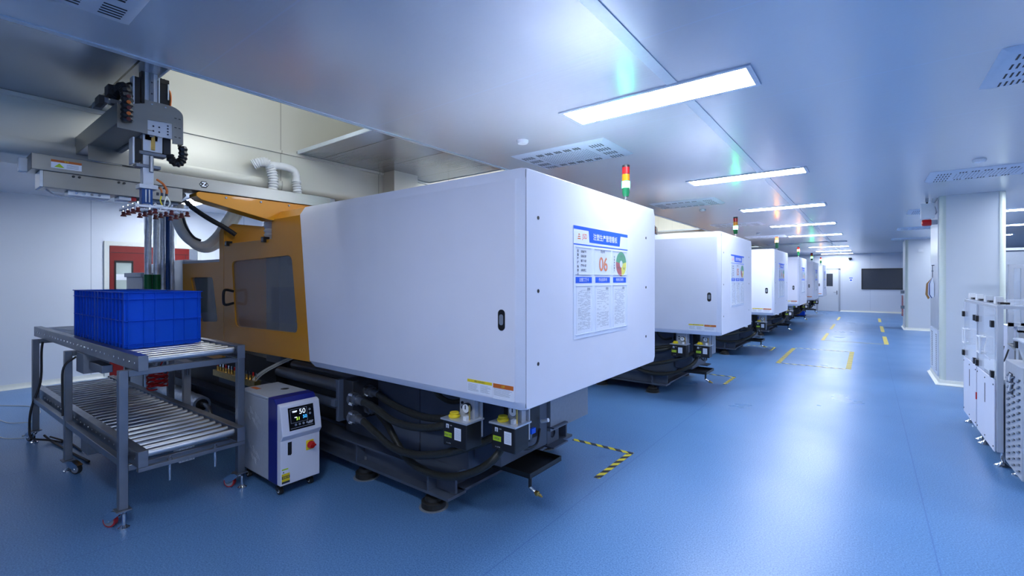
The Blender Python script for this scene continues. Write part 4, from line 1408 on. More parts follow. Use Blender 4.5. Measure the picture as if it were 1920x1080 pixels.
b.box(-5.35, -5.30, 1.64, 1.70, 0, .78, M_grey); b.box(-5.75, -5.2, 1.62, 1.70, .78, .83, M_grey)
for k in range(7):
    b.cyl((-5.68 + k * .07, 1.66, .70), (-5.68 + k * .07, 1.66, .78), .012, M_steel, n=8)
single('valve_stand', b, 'grey stand with small air valves behind the conveyor', 'stand', (-5.3, 1.67, 0))

# ------------------------------------------------------------------ two-deck roller conveyor
YAW = math.radians(1.7)
t = thing('roller_conveyor', 'two-deck steel roller conveyor on casters carrying blue crates', 'conveyor', (-3.76, .91, 0), YAW, local=True)
LEN = 3.26
W = .66
q = None
for zb, zt, nm in ((1.03, 1.13, 'upper'), (.40, .505, 'lower')):
    for y0, sgn in ((0, 1), (W - .055, -1)):
        b = MB()
        yo = y0 if sgn > 0 else y0 + .055
        b.box(-LEN, 0, y0, y0 + .055, zt - .005, zt, M_steel)
        b.box(-LEN, 0, y0, y0 + .055, zb, zb + .005, M_steel)
        ys = (y0, y0 + .004) if sgn > 0 else (y0 + .051, y0 + .055)
        b.box(-LEN, 0, ys[0], ys[1], zb + .005, zt - .005, M_steel)
        b.box(-.005, .001, y0, y0 + .055, zb, zt, M_steel); b.box(-LEN - .001, -LEN + .005, y0, y0 + .055, zb, zt, M_steel)
        for k in range(29):
            xx = -.06 - k * .111
            ya = ys[0] - .004 if sgn > 0 else ys[1]
            b.cyl((xx, ya, (zb + zt) / 2), (xx, ya + .004, (zb + zt) / 2), .008, M_chrome, n=6)
        b.build('side_rail', t, bevel=.0015)
    b = MB()
    b.cyl((0, .058, 0), (0, W - .058, 0), .0265, M_roll, n=16)
    b.cyl((0, .045, 0), (0, .058, 0), .009, M_steel, n=8); b.cyl((0, W - .058, 0), (0, W - .045, 0), .009, M_steel, n=8)
    r0 = b.build('roller', t)
    zr = zt - .036
    r0.location = (-.06, 0, zr)
    for k in range(1, 29):
        c = r0.copy(); COL.objects.link(c); c.parent = t; c.location = (-.06 - k * .111, 0, zr)
LEGX = (-.14, -1.58, -2.88)
LY = (-.045, .685)
legs_z = {0: .118, 1: .118, 2: .118}
for i, lx in enumerate(LEGX):
    for ly in LY:
        b = MB(); b.box(lx - .025, lx + .025, ly - .025, ly + .025, .118, 1.03 if ly < .3 or i != 0 else 1.03, M_steel); b.build('leg', t, bevel=.003)
    b = MB(); b.box(lx - .025, lx + .025, LY[0] + .025, LY[1] - .025, .985, 1.029, M_steel); b.build('cross_bar', t, bevel=.003)
    b = MB(); b.box(lx - .02, lx + .02, LY[0] + .025, LY[1] - .025, .36, .399, M_steel); b.build('cross_bar', t, bevel=.003)
for ly in LY:
    b = MB(); b.box(LEGX[2] + .025, LEGX[1] - .025, ly - .02, ly + .02, .40, .445, M_steel); b.build('side_bar', t, bevel=.003)
    b = MB(); b.box(LEGX[1] + .025, LEGX[0] - .025, ly - .02, ly + .02, .40, .445, M_steel); b.build('side_bar', t, bevel=.003)
b = MB(); b.box(-.04, 0.0, .0, W, .372, .398, M_steel); b.build('end_bar', t, bevel=.002)
for xx, yy in ((-.02, .18), (-.02, .46)):
    b = MB(); b.cyl((xx, yy, .26), (xx, yy, .372), .008, M_chrome); b.lathe((xx, yy, .398), (0, 0, 1), [(0, .016), (.015, .016), (.016, .008), (.03, .008)], M_steel, 10); b.build('stop_pin', t)


def caster(lx, ly, ang, red):
    """swivel caster beside a levelling pad, under a plate"""
    q = MB()
    q.box(lx - .045, lx + .045, ly - .04, ly + .04, .110, .118, M_steel)
    d = Vector((math.cos(ang), math.sin(ang), 0)); n = Vector((-d.y, d.x, 0))
    c0 = Vector((lx, ly, 0))
    for s_ in (-1, 1):
        o = n * (.021 * s_)
        pts = [c0 + d * -.02 + Vector((0, 0, .108)), c0 + d * .06 + Vector((0, 0, .108)), c0 + d * .115 + Vector((0, 0, .072)), c0 + d * .095 + Vector((0, 0, .035)), c0 + d * .07 + Vector((0, 0, .035))]
        A = [q.bm.verts.new(p + o) for p in pts]; B = [q.bm.verts.new(p + o * 1.15) for p in pts]
        q.face(A, M_chrome); q.face(B, M_chrome)
        for i in range(len(A)):
            q.face([A[i], A[(i + 1) % len(A)], B[(i + 1) % len(A)], B[i]], M_chrome)
    q.cyl(c0 + Vector((0, 0, .095)), c0 + Vector((0, 0, .11)), .03, M_chrome)
    q.quad([c0 + d * -.02 + n * .024 + Vector((0, 0, .108)), c0 + d * .06 + n * .024 + Vector((0, 0, .108)), c0 + d * .06 - n * .024 + Vector((0, 0, .108)), c0 + d * -.02 - n * .024 + Vector((0, 0, .108))], M_chrome)
    q.quad([c0 + d * .06 + n * .024 + Vector((0, 0, .108)), c0 + d * .115 + n * .024 + Vector((0, 0, .072)), c0 + d * .115 - n * .024 + Vector((0, 0, .072)), c0 + d * .06 - n * .024 + Vector((0, 0, .108))], M_chrome)
    cs = q.build('caster', t)
    q = MB()
    w = c0 + d * .08 + Vector((0, 0, .042))
    q.lathe(w - n * .015, n, [(0, .034), (.002, .042), (.028, .042), (.03, .034)], M_redprint if red else M_rubber, 24)
    q.lathe(w - n * .0165, n, [(0, .02), (.001, .033), (.032, .033), (.033, .02)], M_midgrey, 20)
    q.cyl(w - n * .026, w + n * .026, .008, M_chrome)
    q.build('wheel', cs)
    q = MB()
    p = c0 - d * .01 + n * -.0
    q.lathe(Vector((lx - d.x * .035 + n.x * .03, ly - d.y * .035 + n.y * .03, 0.001)), (0, 0, 1), [(0, .032), (.012, .032), (.016, .024), (.03, .010), (.10, .010)], M_chrome, 18)
    q.build('levelling_pad', cs)


caster(LEGX[0], LY[0], math.radians(215), True)
caster(LEGX[0], LY[1], math.radians(215), True)
caster(LEGX[1], LY[0], math.radians(30), False)
caster(LEGX[1], LY[1], math.radians(30), False)
caster(LEGX[2], LY[0], math.radians(200), False)
caster(LEGX[2], LY[1], math.radians(200), False)
b = MB(); b.box(-1.52, -1.30, -.005, .16, .86, 1.025, M_midgrey); b.box(-1.30, -.95, .03, .10, .90, .96, M_steel); b.build('motor_box', t, bevel=.004)
b = MB(); b.box(-1.50, -1.30, .02, .10, .19, .395, M_midgrey); b.box(-1.30, -1.05, .04, .12, .25, .36, M_steel); b.build('junction_box', t, bevel=.004)
b = MB(); b.box(-.45, -.33, .34, .44, .25, .355, M_white); b.cyl((-.40, .30, .28), (-.40, .34, .28), .014, M_brass)
for k in range(4):
    b.box(-.3302, -.329, .35 + k * .024, .356 + k * .024, .255, .35, M_grey)
b.box(-.40, -.37, .36, .42, .355, .36, M_steel)
b.build('sensor_box', t, bevel=.004)
b = MB()
b.tube([(-2.84, .0, 1.0), (-2.83, -.01, .9), (-2.845, -.015, .6), (-2.84, -.08, .35), (-2.86, -.09, .15), (-2.80, -.08, .06), (-2.72, .02, .03), (-2.6, .1, .012)], .010, M_greytape, n=8)
b.build('cable', t)
b = MB()
b.tube([(-1.54, .0, .98), (-1.53, -.08, .90), (-1.545, -.085, .7), (-1.53, -.085, .5)], .008, M_greytape, n=8)
b.build('cable', t)

# ------------------------------------------------------------------ blue crates
def crate_proto():
    """stackable ribbed crate, 0.70 x 0.49 x 0.42, local: x along, origin at its base centre"""
    L, Wd, Hh = .68, .47, .415
    t = thing('plastic_crate', '', 'crate', (0, 0, 0), local=True, group='blue crates')
    q = MB(); th = .006
    q.box(-L / 2, L / 2, -Wd / 2, -Wd / 2 + th, .0, Hh, M_crate); q.box(-L / 2, L / 2, Wd / 2 - th, Wd / 2, 0, Hh, M_crate)
    q.box(-L / 2, -L / 2 + th, -Wd / 2 + th, Wd / 2 - th, 0, Hh, M_crate); q.box(L / 2 - th, L / 2, -Wd / 2 + th, Wd / 2 - th, 0, Hh, M_crate)
    q.box(-L / 2 + th, L / 2 - th, -Wd / 2 + th, Wd / 2 - th, 0.0, .008, M_crate)
    q.build('body', t, bevel=.002)
    q = MB(); p = .014
    def band(z0, z1, p):
        q.box(-L / 2 - p, L / 2 + p, -Wd / 2 - p, -Wd / 2, z0, z1, M_crate); q.box(-L / 2 - p, L / 2 + p, Wd / 2, Wd / 2 + p, z0, z1, M_crate)
        q.box(-L / 2 - p, -L / 2, -Wd / 2, Wd / 2, z0, z1, M_crate); q.box(L / 2, L / 2 + p, -Wd / 2, Wd / 2, z0, z1, M_crate)
    band(Hh - .006, Hh, .018); band(Hh - .055, Hh - .051, .016); band(.20, .206, .012); band(.030, .033, .008); band(.018, .021, .007)
    q.build('rim', t, bevel=.001)
    q = MB()
    for k in range(8):
        x = -L / 2 + .02 + k * (L - .04) / 7
        for s_ in (-1, 1):
            y0, y1 = (-Wd / 2 - .013, -Wd / 2) if s_ < 0 else (Wd / 2, Wd / 2 + .013)
            wd = .03 if k in (0, 7) else .009
            q.box(x - wd / 2, x + wd / 2, y0, y1, .006, Hh - .006, M_crate)
    for y in (-Wd / 2 + .012, -.13, -.06, .06, .13, Wd / 2 - .012):
        for s_ in (-1, 1):
            x0, x1 = (-L / 2 - .009, -L / 2) if s_ < 0 else (L / 2, L / 2 + .009)
            q.box(x0, x1, y - .003, y + .003, .006, Hh - .006, M_crate)
    q.build('rib', t, bevel=.001)
    return t


cr = crate_proto()
ZC = 1.1215
R2 = Matrix.Rotation(YAW, 3, 'Z')
for i, (lx, lab) in enumerate(((-.855, 'blue ribbed plastic crate on the upper conveyor, nearer one'), (-1.58, 'blue ribbed plastic crate on the upper conveyor, behind the nearer one'))):
    o = cr if i == 0 else copy_tree(cr)
    p = R2 @ Vector((lx, .305, 0)) + Vector((-3.76, .91, 0))
    o.location = (p.x, p.y, ZC); o.rotation_euler = (0, 0, YAW); o['label'] = lab
# a crate low on the floor by the far machines
o = copy_tree(cr); o.location = (-1.97, 19.80, .3025); o.scale = (.45, .45, .45); o.rotation_euler = (0, 0, 0)
o['label'] = 'small blue crate standing on the drip tray of the fifth machine'

# ------------------------------------------------------------------ mould temperature controller (white box with navy band)
t = thing('temperature_controller', 'white and navy wheeled temperature controller with a digital display', 'machine unit', (-3.8, 1.84, 0))
x0, x1, y0, y1, z0, z1 = -4.15, -3.52, 1.687, 1.998, .085, .70
b = MB()
b.box(x0, -3.655, y0, y1, z0, z1, M_grey)
b.box(x0 - .004, -3.655, y0 - .004, y1 + .004, z1, z1 + .022, M_grey)
b.build('body', t, bevel=.006)
b = MB()
b.prism([(-3.655, z0), (-3.52, z0), (-3.52, z1 - .02), (-3.56, z1 + .022), (-3.655, z1 + .024)], 1, y0 - .003, y1 + .003, M_navy)
b.build('navy_band', t, bevel=.004)
b = MB(); b.box(-3.52, -3.468, y0, y1, z0, .42, M_hood); b.build('front_door', t, bevel=.004)
b = MB()
b.prism([(-3.52, .41), (-3.475, .41), (-3.435, .46), (-3.475, .675), (-3.50, .69), (-3.52, .69)], 1, y0, y1, M_hood)
cs = b.build('console', t, bevel=.005)
# display on the sloping face
n0 = Vector((-3.435, 0, .46)); n1 = Vector((-3.475, 0, .675))
up = (n1 - n0).normalized(); rt = Vector((0, 1, 0)); nn = rt.cross(up).normalized()
if nn.x < 0: nn = -nn
Rm = Matrix((rt, up, nn)).transposed()
base = n0 + up * .115 + Vector((0, (y0 + y1) / 2, 0))
def onface(q, u0, u1, v0, v1, m, d0=.0, d1=.003):
    A = [base + rt * u + up * v + nn * d0 for u, v in ((u0, v0), (u1, v0), (u1, v1), (u0, v1))]
    B = [p + nn * (d1 - d0) for p in A]
    va = [q.bm.verts.new(p) for p in A]; vb = [q.bm.verts.new(p) for p in B]
    q.face(list(reversed(va)), m); q.face(vb, m)
    for i in range(4):
        q.face([va[i], va[(i + 1) % 4], vb[(i + 1) % 4], vb[i]], m)
q = MB(); onface(q, -.100, .100, -.085, .085, M_screen); onface(q, -.085, .035, -.030, .068, M_screen, .003, .0035)
q.build('display', t)
q = MB()
for a_ in ((-.086, .046, .068, .070), (-.086, .046, -.032, -.030), (-.086, -.084, -.030, .068), (.044, .046, -.030, .068)):
    onface(q, *a_, M_greyink, .003, .0042)
q.text('50', tuple(base + rt * .008 + up * .042 + nn * .0045), .052, M_dw, Rm, bold=.0)
q.text('50', tuple(base + rt * .025 + up * .000 + nn * .0045), .034, M_db, Rm, bold=.0006)
q.text('51', tuple(base + rt * -.028 + up * -.006 + nn * .0045), .030, M_dy, Rm, bold=.0008)
q.text('TEMP', tuple(base + rt * -.052 + up * .050 + nn * .0045), .016, M_dw, Rm, bold=.0008)
onface(q, -.055, -.038, .004, .010, M_dw, .003, .0045)
q.build('lit_digits', t)
q = MB()
for k in range(4):
    q.lathe(tuple(base + rt * (-.05 + .03 * k) + up * -.048 + nn * .003), nn, [(0, .009), (.0015, .009)], M_midgrey, 12)
for k in range(2):
    q.lathe(tuple(base + rt * .068 + up * (.045 - .03 * k) + nn * .003), nn, [(0, .009), (.0015, .009)], M_midgrey, 12)
for k in range(4):
    A = [base + rt * (.045 + .009 * k + a) + up * v + nn * .0042 for a, v in ((0, -.06), (.005, -.06), (.017, -.04), (.012, -.04))]
    q.quad(A, M_paper)
onface(q, -.09, .085, -.072, -.069, M_greyink, .003, .004)
q.build('keypad', t)
q = MB()
q.prism([(1.742, .175 + .13), (1.765, .30), (1.772, .31), (1.772, .40), (1.742, .40)], 0, -3.4685, -3.466, M_black)
q.build('door_pull', t)
q = MB(); q.box(-3.468, -3.463, 1.885, 1.945, .30, .375, M_ywarn); q.build('switch_plate', t, bevel=.002)
q = MB(); q.lathe((-3.463, 1.922, .337), (1, 0, 0), [(0, .030), (.010, .030), (.016, .026), (.03, .022), (.032, .02)], M_red, 20)
q.box(-3.435, -3.425, 1.898, 1.946, .331, .343, M_red); q.build('rotary_switch', t)
q = MB()
e = -3.4665
q.box(-3.468, e, 1.697, 1.745, .175, .21, M_paper); q.box(e, e + .0008, 1.697, 1.745, .20, .21, M_lime)
q.prism([(1.702, .18), (1.716, .18), (1.709, .192)], 0, e, e + .0008, M_ink)
q.box(-3.468, e, 1.697, 1.757, .10, .172, M_ywarn); q.box(e, e + .0008, 1.697, 1.757, .135, .155, M_ink); q.box(e, e + .0008, 1.697, 1.757, .10, .115, M_ink)
q.text('高温注意', (e + .0015, 1.727, .145), .013, M_ywarn, 'x+', bold=.0003)
q.build('warning_label', t)
q = MB(); q.lathe((-3.83, 1.90, z1 + .022), (0, 0, 1), [(0, .033), (.004, .033), (.005, .028), (.006, .02)], M_chrome, 24); q.box(-4.12, -4.0, 1.75, 1.79, z1 + .0221, z1 + .0228, M_orange)
q.build('filler_cap', t)
q = MB()    # embossed squares on the side panel
for cx, cz in ((-3.88, .52), (-3.83, .49), (-3.92, .24), (-3.86, .21), (-3.97, .55), (-4.0, .27)):
    for s_ in (.055, .035, .018):
        P4 = [(cx - s_, cz), (cx, cz - s_), (cx + s_, cz), (cx, cz + s_)]
        Pi = [(cx + (a - cx) * .93, cz + (c - cz) * .93) for a, c in P4]
        q.prism(P4, 1, y0 - .0012, y0, M_grey, holes=[Pi])
q.build('embossed_pattern', t)
q = MB(); q.box(x0 + .01, -3.49, y0 + .01, y1 - .01, .072, .085, M_black); q.build('base_plate', t)
for cx, cy in ((-3.56, 1.72), (-3.56, 1.96), (-4.08, 1.72), (-4.08, 1.96)):
    q = MB(); q.cyl((cx, cy, .05), (cx, cy, .072), .012, M_black); q.cyl((cx + .02, cy - .014, .027), (cx + .02, cy + .014, .027), .026, M_rubber, n=20)
    q.cyl((cx + .02, cy - .016, .027), (cx + .02, cy + .016, .027), .014, M_white, n=16); q.box(cx - .012, cx + .03, cy - .019, cy - .016, .025, .056, M_black)
    q.build('caster', t)

# ------------------------------------------------------------------ assembly machine at the right
t = thing('assembly_machine', 'aluminium framed assembly machine with clear acrylic doors', 'machine unit', (1.5, 6.6, 0))
xa, xb = .885, 2.1
ya, yb = 5.72, 7.42
zt, zm, zb = 1.375, .74, .14
b = MB()
for yy in (ya, 6.56, yb - .04):
    b.box(xa, xa + .04, yy, yy + .04, zb, zt, M_alu)
for yy in (ya, yb - .04):
    b.box(xb - .04, xb, yy, yy + .04, zb, zt, M_alu)
b.box(xa, xa + .04, ya, yb, zt, zt + .03, M_alu); b.box(xb - .04, xb, ya, yb, zt, zt + .03, M_alu)
b.box(xa + .04, xb - .04, ya, ya + .04, zt, zt + .03, M_alu); b.box(xa + .04, xb - .04, yb - .04, yb, zt, zt + .03, M_alu)
b.box(xa + .04, xb - .04, ya, ya + .03, zm, zm + .03, M_alu)
b.build('frame', t, bevel=.002)
b = MB(); b.box(xa + .045, xb - .045, ya + .045, yb - .045, zm - .02, zm, M_alu); b.build('bed_plate', t)
for i, (d0, d1) in enumerate(((ya + .042, 6.555), (6.605, yb - .045))):
    b = MB(); b.box(xa - .008, xa - .002, d0, d1, zm + .02, zt + .005, M_acryl); dr = b.build('door', t)
    for zz, yy in ((1.24, d1 - .04), (1.24, d0 + .04), (.80, d1 - .04), (.80, d0 + .04)):
        b = MB(); b.box(xa - .03, xa - .008, yy - .03, yy + .03, zz - .03, zz + .03, M_black); b.build('hinge', dr, bevel=.003)
    yc = (d0 + d1) / 2 - .03
    b = MB(); b.tube([(xa - .008, yc, .94), (xa - .05, yc, .94), (xa - .05, yc, 1.09), (xa - .008, yc, 1.09)], .009, M_white, n=8, sub=1)
    b.tube([(xa - .008, yc + .13, .94), (xa - .05, yc + .13, .94), (xa - .05, yc + .13, 1.09), (xa - .008, yc + .13, 1.09)], .009, M_white, n=8, sub=1)
    b.cyl((xa - .05, yc, 1.09), (xa - .05, yc + .13, 1.09), .009, M_white); b.cyl((xa - .05, yc, .94), (xa - .05, yc + .13, .94), .009, M_white)
    b.build('door_handle', dr)
    b = MB(); b.box(xa - .012, xa - .002, d0, d1, zb - .01, zm + .012, M_hood); pn = b.build('lower_panel', t, bevel=.002)
    b = MB()
    for yy in (d0 + .03, (d0 + d1) / 2, d1 - .03):
        for zz in (zb + .03, zm - .03):
            b.cyl((xa - .012, yy, zz), (xa - .016, yy, zz), .007, M_black, n=8)
    b.box(xa - .0135, xa - .0118, (d0 + d1) / 2 - .012, (d0 + d1) / 2 + .012, .48, .66, M_dark)
    b.build('screw', pn)
b = MB(); b.box(xa - .006, xa, 6.557, 6.603, zb - .02, zt, M_midgrey); b.cyl((xa - .008, 6.58, .42), (xa - .008, 6.58, .49), .012, M_red, n=10); b.build('centre_strip', t)
b = MB(); b.box(xa + .01, xb - .01, ya + .01, yb - .01, zt + .031, zt + .038, M_acryl); b.build('top_cover', t)
for k, yy in enumerate((5.95, 6.40, 6.85, 7.28)):
    b = MB(); b.prism([(yy - .045, zt + .038), (yy + .045, zt + .038), (yy + .045, zt + .055), (yy + .02, zt + .10), (yy - .045, zt + .10)], 0, xa + .02, xa + .07, M_white)
    b.box(xa + .03, xa + .09, yy - .16, yy - .05, zt + .038, zt + .055, M_black)
    b.build('top_latch', t)
b = MB()
b.lathe((1.35, 6.2, zm), (0, 0, 1), [(0, .20), (.02, .20), (.03, .16), (.18, .16), (.2, .19), (.26, .21), (.262, .19), (.21, .17), (.2, .03)], M_stain, 28)
b.build('bowl_feeder', t)
b = MB()
b.lathe((1.35, 6.95, zm), (0, 0, 1), [(0, .19), (.02, .19), (.03, .15), (.16, .15), (.22, .2), (.222, .18), (.19, .16), (.18, .03)], M_stain, 28)
b.box(1.15, 1.2, 6.5, 6.6, zm, zm + .4, M_alu); b.box(1.15, 1.6, 6.5, 6.56, zm + .38, zm + .44, M_alu); b.box(1.55, 1.62, 6.48, 6.58, zm + .15, zm + .42, M_midgrey)
b.tube([(1.0, 6.0, 1.0), (1.02, 6.3, .86), (1.05, 6.6, .84), (1.1, 6.8, .95)], .006, M_greytape, n=6)
b.tube([(1.0, 6.8, .8), (1.0, 7.1, .84), (1.05, 7.3, .98)], .005, M_tube, n=6)
b.build('fixture', t)
b = MB(); b.box(xa + .05, xb - .05, ya + .05, yb - .05, zb, zm - .03, M_midgrey); b.build('inner_cabinet', t)
for fx, fy in ((.93, 7.36), (.92, 6.62), (.92, 6.48), (.93, 5.80), (2.05, 5.8), (2.05, 7.36)):
    b = MB(); b.lathe((fx, fy, .001), (0, 0, 1), [(0, .055), (.008, .055), (.014, .04), (.04, .015), (.045, .012), (.14, .012)], M_chrome, 20); b.build('levelling_foot', t)

# grey louvred cabinet in front of it
t = thing('louvred_cabinet', 'grey metal cabinet with punched louvres at the right edge', 'cabinet', (1.4, 5.35, 0))
cx0, cx1, cy0, cy1, cz0, cz1 = .93, 2.0, 5.16, 5.69, .09, .955
b = MB(); b.box(cx0, cx1, cy0, cy1, cz0, cz1, M_grey); b.build('body', t, bevel=.006)
b = MB()
for r in range(15):
    for k in range(3):
        yy = cy0 + .09 + k * .16; zz = cz0 + .05 + r * .05
        b.obox((cx0 - .004, yy, zz), (.012, .075, .012), Matrix.Rotation(-.32, 3, 'X'), M_midgrey)
        b.lathe((cx0 - .001, yy - .045, zz + .012), (-1, 0, 0), [(0, .006), (.003, .006)], M_black, 8)
b.build('louvred_panel', t)
b = MB()
for r in range(16):
    b.cyl((1.30, cy0, .14 + r * .05), (1.30, cy0 - .004, .14 + r * .05), .006, M_chrome, n=8)
for zz in (.2, .5, .8):
    b.cyl((1.02, cy0, zz), (1.02, cy0 - .004, zz), .010, M_chrome, n=10); b.cyl((cx0, cy0 + .03, zz), (cx0 - .004, cy0 + .03, zz), .008, M_chrome, n=8); b.cyl((cx0, cy1 - .03, zz), (cx0 - .004, cy1 - .03, zz), .008, M_chrome, n=8)
b.build('rivet', t)
b = MB()
b.box(cx0 - .008, cx0 - .004, 5.42, 5.52, .70, .87, M_ink)
b.obox((cx0 - .012, 5.47, .83), (.008, .02, .07), Matrix.Rotation(.5, 3, 'X'), M_white); b.obox((cx0 - .012, 5.47, .75), (.008, .02, .07), Matrix.Rotation(.4, 3, 'X'), M_white)
b.build('toggle_latch', t)
for fx in (1.0, 1.9):
    for fy in (5.24, 5.60):
        b = MB()
        if fy > 5.5:
            b.lathe((fx, fy, .001), (0, 0, 1), [(0, .05), (.008, .05), (.014, .036), (.04, .014), (.09, .012)], M_chrome, 18); b.build('levelling_foot', t)
        else:
            b.cyl((fx, fy - .02, .035), (fx, fy + .02, .035), .034, M_orange, n=20); b.cyl((fx, fy, .06), (fx, fy, .09), .02, M_black); b.box(fx - .03, fx + .03, fy - .026, fy - .021, .03, .085, M_black); b.build('caster', t)

t = thing('storage_tub', 'translucent lidded plastic tub on top of the louvred cabinet', 'box', (1.3, 5.45, .957))
b = MB()
lo = [(1.02, 5.24), (1.62, 5.24), (1.62, 5.63), (1.02, 5.63)]; hi = [(.985, 5.21), (1.65, 5.21), (1.65, 5.66), (.985, 5.66)]
A = [b.bm.verts.new((*p, .957)) for p in lo]; B = [b.bm.verts.new((*p, 1.12)) for p in hi]
b.face(list(reversed(A)), M_tub)
for i in range(4):
    b.face([A[i], A[(i + 1) % 4], B[(i + 1) % 4], B[i]], M_tub)
b.build('body', t)
b = MB(); b.box(.97, 1.665, 5.195, 5.675, 1.12, 1.14, M_tub); b.build('lid', t, bevel=.006)
b = MB(); b.box(.955, .972, 5.50, 5.56, 1.07, 1.125, M_black); b.build('clip', t)
b = MB()
random.seed(4)
for k in range(30):
    c_ = (random.uniform(1.08, 1.55), random.uniform(5.3, 5.58), random.uniform(.985, 1.03))
    b.lathe(c_, (random.random(), random.random(), 1), [(-.02, .012), (0, .022), (.02, .012)], M_white if k % 3 else M_cove, 8)
b.build('contents', t)

# acrylic machine behind, seen right of the near pillar
t = thing('enclosed_machine', 'tall clear-walled machine seen right of the near pillar', 'machine unit', (2.1, 9.5, 0))
b = MB()
for xx in (1.50, 1.615, 2.7):
    b.box(xx, xx + .05, 9.0, 9.05, .1, 1.78, M_alu)
b.box(1.50, 2.75, 9.0, 9.05, 1.78, 1.83, M_alu); b.box(1.50, 2.75, 9.0, 9.05, 1.0, 1.05, M_alu)
b.box(1.66, 2.75, 9.55, 9.6, .1, 1.83, M_alu)
b.build('frame', t)
b = MB(); b.box(1.50, 2.75, 9.02, 9.03, 1.05, 1.78, M_acryl); b.build('window_pane', t)
b = MB(); b.box(1.66, 2.7, 9.06, 9.5, 1.0, 1.04, M_alu); b.box(1.75, 1.85, 9.1, 9.3, 1.04, 1.6, M_midgrey); b.box(2.0, 2.4, 9.1, 9.4, 1.04, 1.35, M_midgrey); b.box(1.55, 1.60, 9.1, 9.12, 1.3, 1.45, M_white)
b.build('fixture', t)
b = MB(); b.box(1.50, 2.75, 9.06, 9.5, .1, 1.0, M_hood); b.build('cabinet', t)

# big beige machine body beyond the pillar
b = MB(); b.box(2.6, 5.5, 16.8, 18.0, .0, 2.35, M_midgrey); b.box(2.55, 5.55, 16.75, 18.05, 2.35, 2.42, M_grey)
single('tall_enclosure', b, 'tall taupe enclosure far behind the clear-walled machine', 'machine unit', (4, 17.4, 0), bevel=.01)

# ------------------------------------------------------------------ things on the pillars
t = thing('alarm_box', 'white alarm box with a red beacon hung beside the near pillar head', 'alarm', (.76, 9.9, 2.6))
b = MB(); b.box(.673, .838, 9.84, 9.96, 2.60, 2.835, M_white); b.build('box', t, bevel=.005)
b = MB(); b.cyl((.75, 9.9, 2.835), (.75, 9.9, 2.86), .012, M_black); b.cyl((.75, 9.9, 2.86), (.75, 9.9, H), .02, M_grey); b.build('hanger', t)
b = MB(); b.lathe((.80, 9.9, 2.535), (-1, 0, 0), [(0, .05), (.09, .052), (.11, .045), (.118, .02)], M_red, 20); b.build('beacon', t)
b = MB(); b.box(.80, .87, 9.87, 9.93, 2.50, 2.57, M_grey); b.box(.80, .884, 9.89, 9.91, 2.57, 2.575, M_steel); b.build('bracket', t)
b = MB()
b.tube([(.82, 9.9, 2.835), (.80, 9.9, 2.88), (.82, 9.9, 2.91)], .005, M_white, n=6)
b.tube([(.838, 9.9, 2.80), (.86, 9.9, 2.72), (.85, 9.9, 2.66), (.87, 9.9, 2.70)], .005, M_grey, n=6)
b.tube([(.838, 9.9, 2.84), (.87, 9.9, 2.90), (.86, 9.9, 2.915)], .007, M_grey, n=6)
b.build('cable', t)

t = thing('hanging_folders', 'bundle of clear and brown folders hanging on the near pillar side', 'folder', (.86, 10.3, 1.4))
b = MB(); b.cyl((.85, 10.33, 1.66), (.85, 10.33, 1.86), .004, M_ink, n=6); b.box(.84, .873, 10.31, 10.35, 1.86, 1.87, M_ink); b.cyl((.85, 10.31, 1.77), (.85, 10.35, 1.77), .012, M_midgrey, n=8); b.build('hook', t)
for k, (xc_, yc_, wd_, m) in enumerate(((.805, 10.36, .030, M_kraft), (.828, 10.34, .030, M_paper), (.838, 10.32, .030, M_bluepipe), (.845, 10.30, .028, M_paper), (.852, 10.28, .024, M_tub), (.842, 10.26, .020, M_paper))):
    b = MB()
    lean = (xc_ - .845) * .9
    b.prism([(.848, 1.66), (xc_ - wd_, 1.56), (xc_ - wd_ + lean * .3, 1.38), (xc_ + lean * .2, 1.30 + .01 * k), (min(xc_ + wd_, .872), 1.34), (min(xc_ + wd_, .872), 1.55)], 1, yc_, yc_ + .004, m)
    b.build('sheet', t)

t = thing('reel_hose_station', 'red and white coiled hose with grey couplings on the far pillar side', 'hose', (.93, 20.2, .4))
b = MB()
pts = [(.915 + .02 * math.cos(k * .8), 20.15 + .03 * math.sin(k * .8), .42 + k * .0062) for k in range(110)]
b.tube(pts, .009, M_red, n=6, sub=2); b.build('coil', t)
for zz in (1.16, .66):
    b = MB(); b.box(.87, .964, 20.1, 20.2, zz, zz + .10, M_midgrey); b.build('coupling', t)

b = MB(); b.box(1.28, 1.40, 19.585, 19.60, 2.50, 2.59, M_white)
single('wall_sensor', b, 'small white sensor high on the far pillar front', 'sensor', (1.34, 19.59, 2.5))

# ------------------------------------------------------------------ floor markings
def tape(x0, x1, y0, y1, m, label, grp='floor marking tape'):
    q = MB(); q.box(x0, x1, y0, y1, .0004, .0022, m)
    single('floor_tape', q, label, 'floor tape', ((x0 + x1) / 2, (y0 + y1) / 2, 0.0), group=grp)


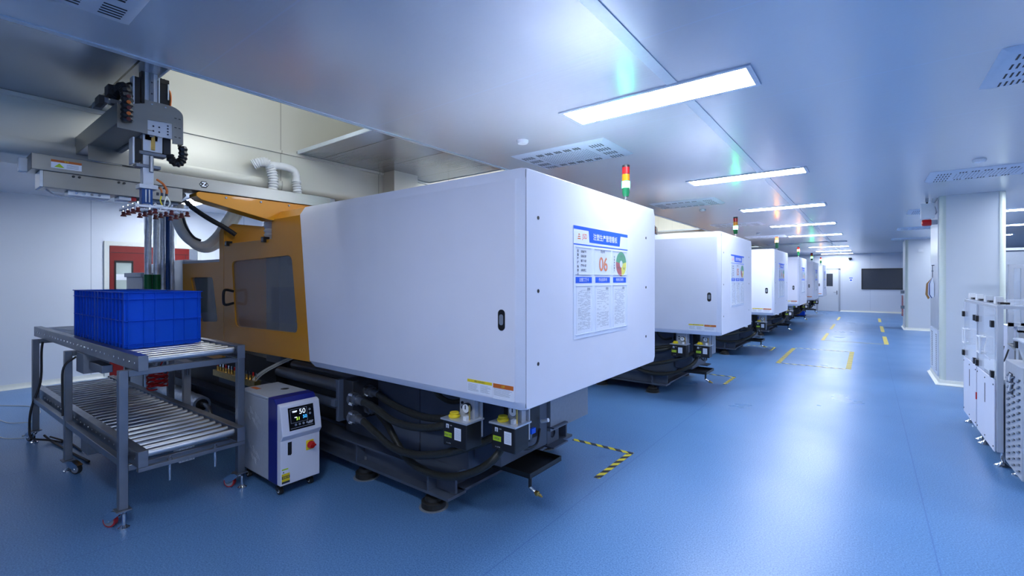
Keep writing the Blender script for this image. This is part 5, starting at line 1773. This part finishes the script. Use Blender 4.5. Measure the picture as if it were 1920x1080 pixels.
ordn = ['nearest', 'second', 'third', 'fourth', 'fifth', 'sixth']
for i in range(3):
    d = PITCH * i
    tape(-2.38, -1.74, 4.10 + d, 4.15 + d, M_haz1, 'black and yellow tape crossing from the %s machine, long arm of its corner' % ordn[i])
    tape(-1.79, -1.74, 3.44 + d, 4.10 + d, M_haz2, 'black and yellow tape pointing along the aisle by the %s machine' % ordn[i])
tape(-1.43, -1.35, 10.32, 12.80, M_haz1, 'black and yellow tape on the left side of the aisle rectangle')
tape(-.32, -.24, 10.40, 12.95, M_haz2, 'black and yellow tape on the right side of the aisle rectangle')
tape(-1.35, -.32, 10.34, 10.39, M_haz1, 'thin hazard tape on the near side of the aisle rectangle')
tape(-1.35, -.32, 12.86, 12.91, M_haz1, 'thin hazard tape on the far side of the aisle rectangle')
for i, (ya_, yb_) in enumerate(((14.9, 16.95), (18.4, 20.6), (22.6, 24.6))):
    tape(-1.0, -.92, ya_, yb_, M_tapeY, 'worn yellow tape down the left of the far aisle, %s piece' % ordn[i])
    tape(.33, .42, ya_, yb_, M_tapeY, 'worn yellow tape down the right of the far aisle, %s piece' % ordn[i])
tape(-.92, .33, 14.92, 14.96, M_tapeY, 'thin worn tape joining the two yellow lines across the aisle')

# loose clear tubing and cable on the floor at the left
b = MB()
b.tube([(-8.9, .70, .006), (-8.5, .95, .006), (-8.0, .98, .02), (-7.6, .86, .008), (-7.3, .80, .006)], .005, M_tube, n=6)
b.tube([(-8.1, .62, .006), (-7.7, .70, .006), (-7.4, .85, .03), (-7.1, .82, .006), (-6.95, .72, .006)], .005, M_tube, n=6)
b.tube([(-7.3, .55, .006), (-7.0, .60, .006), (-6.85, .72, .006)], .004, M_tube, n=6)
single('loose_tubing', b, 'loose clear tubing curling on the floor left of the conveyor', 'tubing', (-7.8, .8, 0))
b = MB()
b.tube([(-6.62, .84, .05), (-6.45, .87, .02), (-6.2, .90, .012), (-5.9, .93, .010), (-5.5, .98, .010)], .010, M_greytape, n=8)
b.tube([(-6.60, .88, .03), (-6.3, .97, .012), (-5.9, 1.0, .010)], .008, M_greytape, n=8)
single('floor_cable', b, 'black cables trailing on the floor under the conveyor', 'cable', (-6.2, .9, 0))
